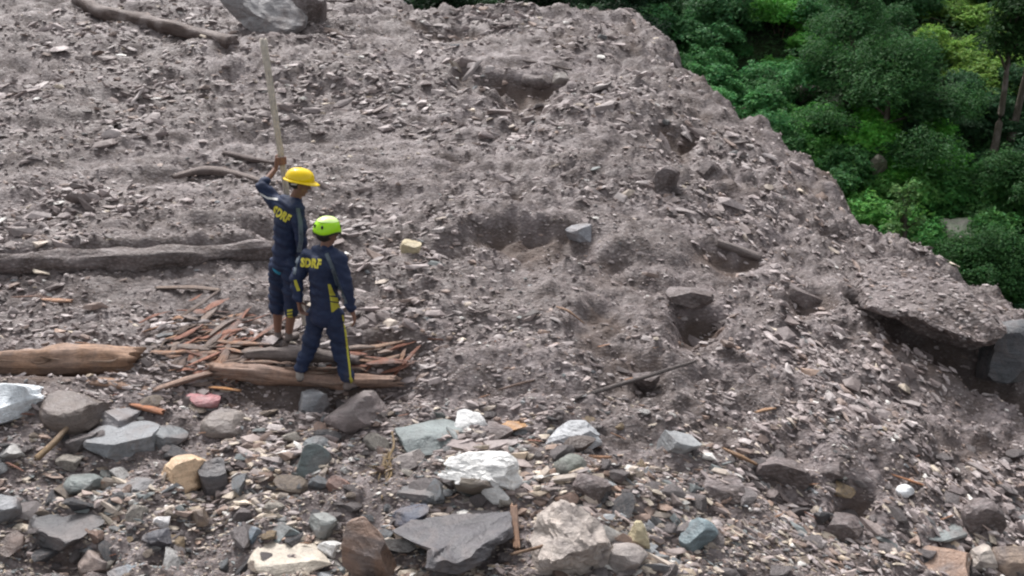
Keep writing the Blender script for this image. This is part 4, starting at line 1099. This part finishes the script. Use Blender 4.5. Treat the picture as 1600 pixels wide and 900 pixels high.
def shoe(foot, toe, parent, m, s=1.0, sole=True):
    f = Vector(foot); d = Vector(toe) - f; d.z *= .4; L = d.length; d.normalize(); R_, F_, U_ = frame(d)
    P = [ellip(f + d * .0 - U_ * .01, (.042 * s, .055 * s, .045 * s), (R_, F_, U_), 2), ellip(f + d * .10 * s - U_ * .018, (.047 * s, .095 * s, .034 * s), (R_, F_, U_), 3), capsule(f + U_ * .05, .04, f - U_ * .01, .042, 10, 3)]
    o = obj('shoe', blend_mesh('shoe', P, .009, 5), m, parent)
    if sole:
        P = [ellip(f + d * .02 - U_ * .043, (.042 * s, .065 * s, .014), (R_, F_, U_), 2), ellip(f + d * .11 * s - U_ * .043, (.050 * s, .098 * s, .014), (R_, F_, U_), 3)]
        obj('sole', blend_mesh('sole', P, .007, 3), M_BLK, o)
    return o
def helmet(name, c, f, parent, kind):
    R_, F_, U_ = frame(f); c = Vector(c); M_ = np.array([[*R_], [*F_], [*U_]]).T
    V, F = [], []; ns, nr = 40, 14
    rx, ry, rz = (.122, .145, .118) if kind == 'hat' else (.120, .142, .125)
    for i in range(nr + 1):
        ph = math.pi / 2 * i / nr
        for j in range(ns):
            a = 2 * math.pi * j / ns
            k = math.cos(ph) ** .8; x, y, z = math.cos(a) * k * rx, math.sin(a) * k * ry, math.sin(ph) ** .95 * rz
            if kind == 'hat':
                z += .008 * math.exp(-(x / .016) ** 2) * math.cos(ph) + .004 * math.exp(-((abs(x) - .05) / .01) ** 2) * math.cos(ph)
            else:
                rim = .014 * math.sin(a * 3 + .4) + .020 * math.cos(a) ** 2
                z -= (1 - math.sin(ph)) * (.030 - rim * .8)
                g = math.exp(-((abs(x) - .062) / .010) ** 2); k2 = 1 - .05 * g * math.sin(ph * 2)
                x *= k2; y *= k2; z *= k2
            V.append((x, y, z))
    for i in range(nr):
        for j in range(ns):
            a, b = i * ns + j, i * ns + (j + 1) % ns; F.append((a, b, b + ns, a + ns))
    W_ = (np.array(V) @ M_.T) + np.array(c)
    me = mk_mesh('helmet', W_, F); 
    o = obj('helmet', me, M_HELY if kind == 'hat' else M_HELG, parent)
    so = o.modifiers.new('s', 'SOLIDIFY'); so.thickness = .005; so.offset = -1
    if kind == 'hat':
        V, F = [], []
        for i in range(5):
            t = i / 4
            for j in range(ns):
                a = 2 * math.pi * j / ns; ext = .016 + .045 * max(0, math.sin(a)) ** 2
                V.append((math.cos(a) * (rx - .003 + ext * t), math.sin(a) * (ry - .003 + ext * t), .002 - .016 * t - (.012 * t * max(0, math.sin(a)))))
        for i in range(4):
            for j in range(ns):
                a, b = i * ns + j, i * ns + (j + 1) % ns; F.append((a, b, b + ns, a + ns))
        b_ = obj('brim', mk_mesh('brim', np.array(V) @ M_.T + np.array(c), F), M_HELY, o)
        so = b_.modifiers.new('s', 'SOLIDIFY'); so.thickness = .005
    else:
        V, F = [], []     # dark lower band, white top cap, vents
        for i in range(3):
            t = i / 2
            for j in range(ns):
                a = 2 * math.pi * j / ns; rim = .014 * math.sin(a * 3 + .4) + .020 * math.cos(a) ** 2
                V.append((math.cos(a) * (rx - .007), math.sin(a) * (ry - .007), -.026 + rim * .8 - .022 * t))
        for i in range(2):
            for j in range(ns):
                a, b = i * ns + j, i * ns + (j + 1) % ns; F.append((a, b, b + ns, a + ns))
        b_ = obj('headband', mk_mesh('headband', np.array(V) @ M_.T + np.array(c), F), M_BLK, o)
        so = b_.modifiers.new('s', 'SOLIDIFY'); so.thickness = .006
        V, F = [], []
        for i in range(8):
            ph = .78 + (math.pi / 2 - .78) * i / 7
            for j in range(ns):
                a = 2 * math.pi * j / ns; k = math.cos(ph) ** .8; w = 1.015 + .02 * math.sin(a * 4) * (1 - i / 7)
                V.append((math.cos(a) * k * rx * w, math.sin(a) * k * ry * w, math.sin(ph) ** .95 * rz * 1.02 - (1 - math.sin(ph)) * .02))
        for i in range(7):
            for j in range(ns):
                a, b = i * ns + j, i * ns + (j + 1) % ns; F.append((a, b, b + ns, a + ns))
        obj('top_cap', mk_mesh('top_cap', np.array(V) @ M_.T + np.array(c), F), M_HELT, o)
        for k, ang in enumerate((-2.3, -1.57, -.85, 2.3, .85)):
            pc = Vector((math.cos(ang) * rx * .93, math.sin(ang) * ry * .93, .040)); w = c + Vector(M_ @ np.array(pc))
            Vv, Ff = ellip(w, (.012, .012, .02), (R_, F_, U_), 2)
            obj('vent', mk_mesh('vent', Vv, Ff), M_BLK, o)
    return o

def rel(root, parts):
    for o in parts: pass

# ---- the man in the lime helmet
_fl = lambda x, y: terrain(x, y, detail=False)
Y2 = hit(545, 607, _fl).y - .04
DL = hit(470, 598, _fl).y - .03 - Y2
def q2(px, py, dy=0): return at_y(px, py, Y2 + dy)
p2 = empty('person', (0, 0, 0))
tag(p2, 'man in navy tracksuit and lime green helmet standing on the pinkish log', 'person')
f2 = Vector((.40, .92, 0))
hc = q2(511, 364, .03); nk = q2(508, 388, 0); ch = q2(505, 415, 0); wa = q2(507, 462, 0); pe = q2(508, 488, 0)
sL, sR = q2(479, 402, .07), q2(530, 404, -.08); eL, eR = q2(463, 438, .02), q2(541, 446, -.14); wL, wR = q2(466, 466, -.04), q2(549, 482, -.10)
hL, hR = q2(495, 492, .04), q2(521, 492, -.04); kL, kR = q2(484, 542, .06), q2(532, 548, .02); aL, aR = q2(470, 575, DL), q2(543, 590, -.05)
hp, hfr = head_prims(hc, Vector((.75, .62, -.12)))
body = hp + [capsule(nk - Vector((0, 0, .04)), .062, hc - Vector((0, 0, .05)), .052), capsule(ch, .12, pe, .12), capsule(nk - Vector((0, 0, .07)), .06, ch, .12),
        capsule(sL, .05, sR, .05), capsule(sL, .045, eL, .036), capsule(eL, .036, wL, .026), capsule(sR, .045, eR, .036), capsule(eR, .036, wR, .026),
        capsule(hL, .075, kL, .05), capsule(kL, .05, aL, .034), capsule(hR, .075, kR, .05), capsule(kR, .05, aR, .034), capsule(pe, .11, hL, .08), capsule(pe, .11, hR, .08)]
body += hand_prims(wL + Vector((.0, 0, -.02)), (.10, .0, -1), (1, -.2, 0), (.1, 1, 0), .55)
body += hand_prims(wR + Vector((.005, 0, -.02)), (.25, .1, -1), (-1, .1, 0), (-.1, 1, 0), .45)
obj('body', blend_mesh('body', body, .0055, 4), M_SKIN, p2)
jac = [capsule(ch, .142, wa, .138), capsule(wa, .138, pe + Vector((0, 0, -.01)), .150), capsule(ch + Vector((-.06, .02, .02)), .10, ch + Vector((.07, -.03, .02)), .10), capsule(wa + Vector((-.05, .02, 0)), .105, wa + Vector((.05, -.02, 0)), .105), capsule(pe + Vector((-.06, .02, 0)), .105, pe + Vector((.06, -.02, 0)), .105),
       capsule(sL, .078, sR, .078), capsule(nk - Vector((0, 0, .03)), .070, ch, .13), capsule(sL, .076, eL, .064), capsule(eL, .064, wL, .048),
       capsule(sR, .078, eR, .066), capsule(eR, .066, wR, .050), capsule(sL.lerp(nk, .5), .07, sR.lerp(nk, .5), .07)]
jm = blend_mesh('jacket', jac, .012, 7, wrinkle(.009, 5)); obj('jacket', jm, M_NAVY, p2); jb = bvh_of(jm)
col_ = [capsule(nk + Vector((-.035, .03, .0)), .042, nk + Vector((.035, -.0, .0)), .042), capsule(nk + Vector((0, -.03, .0)), .042, nk + Vector((.03, .05, .0)), .042)]
obj('collar', blend_mesh('collar', col_, .008, 3, wrinkle(.003, 9)), M_NAVY, p2)
tr = [capsule(pe, .125, hL, .098), capsule(pe, .125, hR, .098), capsule(hL, .100, kL, .080), capsule(kL, .080, aL, .066), capsule(hR, .100, kR, .080), capsule(kR, .080, aR, .064)]
tm = blend_mesh('trousers', tr, .012, 7, wrinkle(.011, 15)); obj('trousers', tm, M_NAVY2, p2); tb = bvh_of(tm)
# yellow panel, stripes
strip('side_panel', jb, [(512, 444), (514, 456), (515, 462)], [(516, 444), (521, 456), (524, 462)], M_YEL, p2, 3, 6)
strip('side_panel', jb, [(515, 463), (516, 470)], [(527, 465), (529, 472)], M_YEL, p2, 4, 3)
strip('side_panel', jb, [(516, 472), (518, 489)], [(531, 474), (536, 485)], M_YEL, p2, 4, 6)
strip('sleeve_stripe', jb, [(507, 397), (517, 420), (524, 444), (538, 476)], [(513, 395), (523, 418), (531, 442), (543, 474)], M_GREY, p2)
strip('sleeve_stripe', jb, [(467, 395), (461, 412), (458, 428)], [(470, 397), (465, 413), (462, 429)], M_GREY, p2)
strip('yellow_trim', jb, [(459, 438), (461, 446), (464, 455)], [(463, 437), (466, 446), (469, 454)], M_YEL, p2, 2, 6)
strip('leg_stripe', tb, [(534, 492), (538.5, 520), (541.5, 550), (544, 570), (546.5, 592)], [(536, 492), (541, 520), (544.5, 550), (547, 570), (549, 592)], M_YEL, p2, 2, 24)
strip('leg_stripe', tb, [(545, 590), (547, 596), (548, 601)], [(550, 590), (552, 596), (552, 601)], M_YEL, p2, 3, 5)
lettering('SDRF', jb, 486, 411, 32, 15, .10, M_PRINT, p2)
shoe(aL + Vector((-.01, -.02, -.075)), aL + Vector((-.06, .20, -.11)), p2, M_SHOE2, 1.05)
shoe(aR + Vector((.0, -.02, -.075)), aR + Vector((.16, .18, -.10)), p2, M_SHOE, 1.05)
helmet('helmet', hc + hfr[2] * .035, Vector((.75, .62, -.12)), p2, 'climb')
hr = [ellip(hc - hfr[1] * .03 - hfr[2] * .01, (.082, .080, .075), hfr)]
obj('hair', blend_mesh('hair', hr, .01, 2), M_HAIR, p2)
for sg in (-1, 1):
    Vv, Ff = ellip(hc + hfr[1] * .088 + hfr[0] * sg * .032 + hfr[2] * .008, (.012, .008, .007), hfr, 2); obj('eye', mk_mesh('eye', Vv, Ff), M_BLK, p2)

# ---- the pole
pt, pb = at_y(411, 62, 10.13), at_y(480, 536, 9.97)
pole_o = empty('tmp'); bpy.data.objects.remove(pole_o)
V, F, UV = tube_np([Vector((0, 0, 0)), (pt - pb) * .5 + Vector((.012, 0, 0)), pt - pb], [.026, .030, .038], 12, 40, .7, .06, 4, up=Vector((0, 1, 0)), ragged=.015)
pole = obj('pole', mk_mesh('pole', V, F, UV), M_POLE, loc=pb, color=(.80, .72, .62))
tag(pole, 'long pale wooden pole held upright by the yellow helmet man', 'pole')

# ---- the man in the yellow hard hat
Y1 = hit(443, 534, _fl).y - .08
def q1(px, py, dy=0): return at_y(px, py, Y1 + dy)
p1 = empty('person', (0, 0, 0))
tag(p1, 'man in navy jacket and yellow hard hat raising one arm to hold the pole', 'person')
hc = q1(467, 288, -.02); nk = q1(457, 311, -.01); ch = q1(450, 338, 0); wa = q1(447, 382, 0); pe = q1(446, 408, 0)
sL, sR = q1(432, 317, .06), q1(463, 325, -.11); eL, eR = q1(408, 292, .10), q1(470, 362, -.14); wR = q1(472, 396, -.10)
pd = (pt - pb).normalized(); gz = at_y(437, 254, 10.0)
gt = (gz.z - pb.z) / (pt.z - pb.z); gp = pb.lerp(pt, gt) + Vector((.012, 0, 0)) * (1 - abs(gt - .5) * 2)
wL = gp + Vector((-.060, -.035, -.075))
hL, hR = q1(436, 412, .06), q1(456, 414, -.06); kL, kR = q1(434, 468, .10), q1(458, 470, .0); aL, aR = q1(434, 520, .08), q1(451, 522, -.02)
hd = Vector((.93, .34, -.22))
hp, hfr = head_prims(hc, hd)
body = hp + [capsule(nk - Vector((0, 0, .05)), .060, hc - Vector((0, 0, .05)), .052), capsule(ch, .115, pe, .115), capsule(nk - Vector((0, 0, .07)), .06, ch, .115),
        capsule(sL, .05, sR, .05), capsule(sL, .045, eL, .037), capsule(eL, .037, wL, .025), capsule(sR, .045, eR, .036), capsule(eR, .036, wR, .026),
        capsule(hL, .075, kL, .055), capsule(kL, .052, kL.lerp(aL, .35) + Vector((0, -.012, 0)), .054), capsule(kL.lerp(aL, .35), .054, aL, .036),
        capsule(hR, .075, kR, .055), capsule(kR, .052, kR.lerp(aR, .35) + Vector((0, -.012, 0)), .054), capsule(kR.lerp(aR, .35), .054, aR, .036), capsule(pe, .11, hL, .08), capsule(pe, .11, hR, .08)]
body += grip_prims(wL, gp, pd, .036, Vector((-.8, -.6, 0)))
body += hand_prims(wR + Vector((0, 0, -.02)), (.05, 0, -1), (-1, .3, 0), (.2, 1, 0), .5)
obj('body', blend_mesh('body', body, .0055, 4), M_SKIN, p1)
jac = [capsule(ch, .128, wa, .128), capsule(wa, .128, pe, .138), capsule(ch + Vector((-.03, .03, .02)), .10, ch + Vector((.045, -.05, .02)), .10), capsule(sL, .078, sR, .078), capsule(sL.lerp(nk, .4), .07, sR.lerp(nk, .4), .07),
       capsule(nk - Vector((0, 0, .05)), .068, ch, .125), capsule(sL, .080, eL, .066), capsule(eL, .066, eL.lerp(wL, .22), .058), capsule(sR, .078, eR, .064), capsule(eR, .064, wR, .05)]
jm = blend_mesh('jacket', jac, .012, 7, wrinkle(.010, 25)); obj('jacket', jm, M_NAVY, p1); jb = bvh_of(jm)
obj('collar', blend_mesh('collar', [capsule(nk + Vector((-.03, .02, -.01)), .044, nk + Vector((.05, -.0, -.015)), .046)], .008, 3), M_NAVY, p1)
obj('shirt_hem', blend_mesh('shirt_hem', [capsule(pe + Vector((-.04, -.01, -.045)), .098, pe + Vector((-.04, -.01, -.035)), .098)], .012, 3), M_CYAN, p1)
kLb, kRb = kL.lerp(aL, .28), kR.lerp(aR, .30)
tr = [capsule(pe, .118, hL, .10), capsule(pe, .118, hR, .10), capsule(hL, .100, kL, .092), capsule(kL, .092, kLb, .085), capsule(hR, .100, kR, .092), capsule(kR, .092, kRb, .082)]
tm = blend_mesh('trousers', tr, .012, 6, wrinkle(.011, 35)); obj('trousers', tm, M_NAVY2, p1); tb = bvh_of(tm)
strip('sleeve_stripe', jb, [(462, 325), (466, 350), (467, 375), (464, 394)], [(468, 325), (473, 350), (474, 375), (471, 394)], M_GREY, p1)
strip('sleeve_stripe', jb, [(406, 301), (418, 308), (434, 310)], [(406, 304), (418, 311), (434, 313)], M_WHT, p1, 2, 8, .003)
strip('yellow_trim', jb, [(454, 403), (460, 404), (466, 404)], [(454, 409), (460, 410), (466, 410)], M_YEL, p1, 2, 4)
lettering('SDRF', jb, 440, 335, 31, 15, .55, M_PRINT, p1)
for k in range(4): strip('knee_stripe', tb, [(449, 484 + k * 5), (457, 483 + k * 5)], [(449, 487 + k * 5), (457, 486 + k * 5)], M_YEL, p1, 2, 3)
shoe(aL + Vector((0, 0, -.03)), aL + Vector((.03, .22, -.06)), p1, M_SHOE)
shoe(aR + Vector((0, 0, -.03)), aR + Vector((.10, .20, -.06)), p1, M_SHOE)
helmet('helmet', hc + hfr[2] * .045, hd, p1, 'hat')
obj('hair', blend_mesh('hair', [ellip(hc - hfr[1] * .025 + hfr[2] * .02, (.082, .082, .070), hfr)], .01, 2), M_HAIR, p1)
obj('chin_strap', blend_mesh('chin_strap', [capsule(hc - hfr[1] * .06 + hfr[2] * .01 - Vector((0, .06, 0)), .010, hc - hfr[1] * .01 + hfr[2] * .02 - Vector((0, .085, 0)), .010, 8, 3)], .005, 1), M_WHT, p1)
for sg in (-1, 1):
    Vv, Ff = ellip(hc + hfr[1] * .088 + hfr[0] * sg * .032 + hfr[2] * .008, (.012, .008, .007), hfr, 2); obj('eye', mk_mesh('eye', Vv, Ff), M_BLK, p1)

# origins of the two people at their feet
bpy.context.view_layer.update()
for p, fpt in ((p2, q2(508, 612)), (p1, q1(443, 535))):
    p.location = fpt
    for ch_ in list(COL.objects):
        if ch_.parent == p: ch_.location = -fpt

# ------------------------------------------------------------------ things that would share a label are told apart by their place in the row
bpy.context.view_layer.update()
ORD = ['leftmost', 'second', 'third', 'fourth', 'fifth', 'sixth', 'seventh', 'eighth', 'ninth', 'tenth']
bylab = {}
for o in COL.objects:
    if o.parent is None and 'label' in o and 'group' in o: bylab.setdefault(o['label'], []).append(o)
for lab, os_ in bylab.items():
    if len(os_) < 2 or len(os_) > 10: continue
    os_.sort(key=lambda o: project(*o.matrix_world.translation)[0])
    n = len(os_)
    for i, o in enumerate(os_):
        w = ('left hand' if i == 0 else 'right hand') if n == 2 else ('rightmost' if i == n - 1 else ('leftmost' if i == 0 else ('middle' if n == 3 else ORD[i] + ' from left')))
        l2 = w + ' ' + lab
        if len(l2.split()) > 16: l2 = l2.replace(' in the heap', '').replace(' lying loose', '')
        if len(l2.split()) <= 16: o['label'] = l2
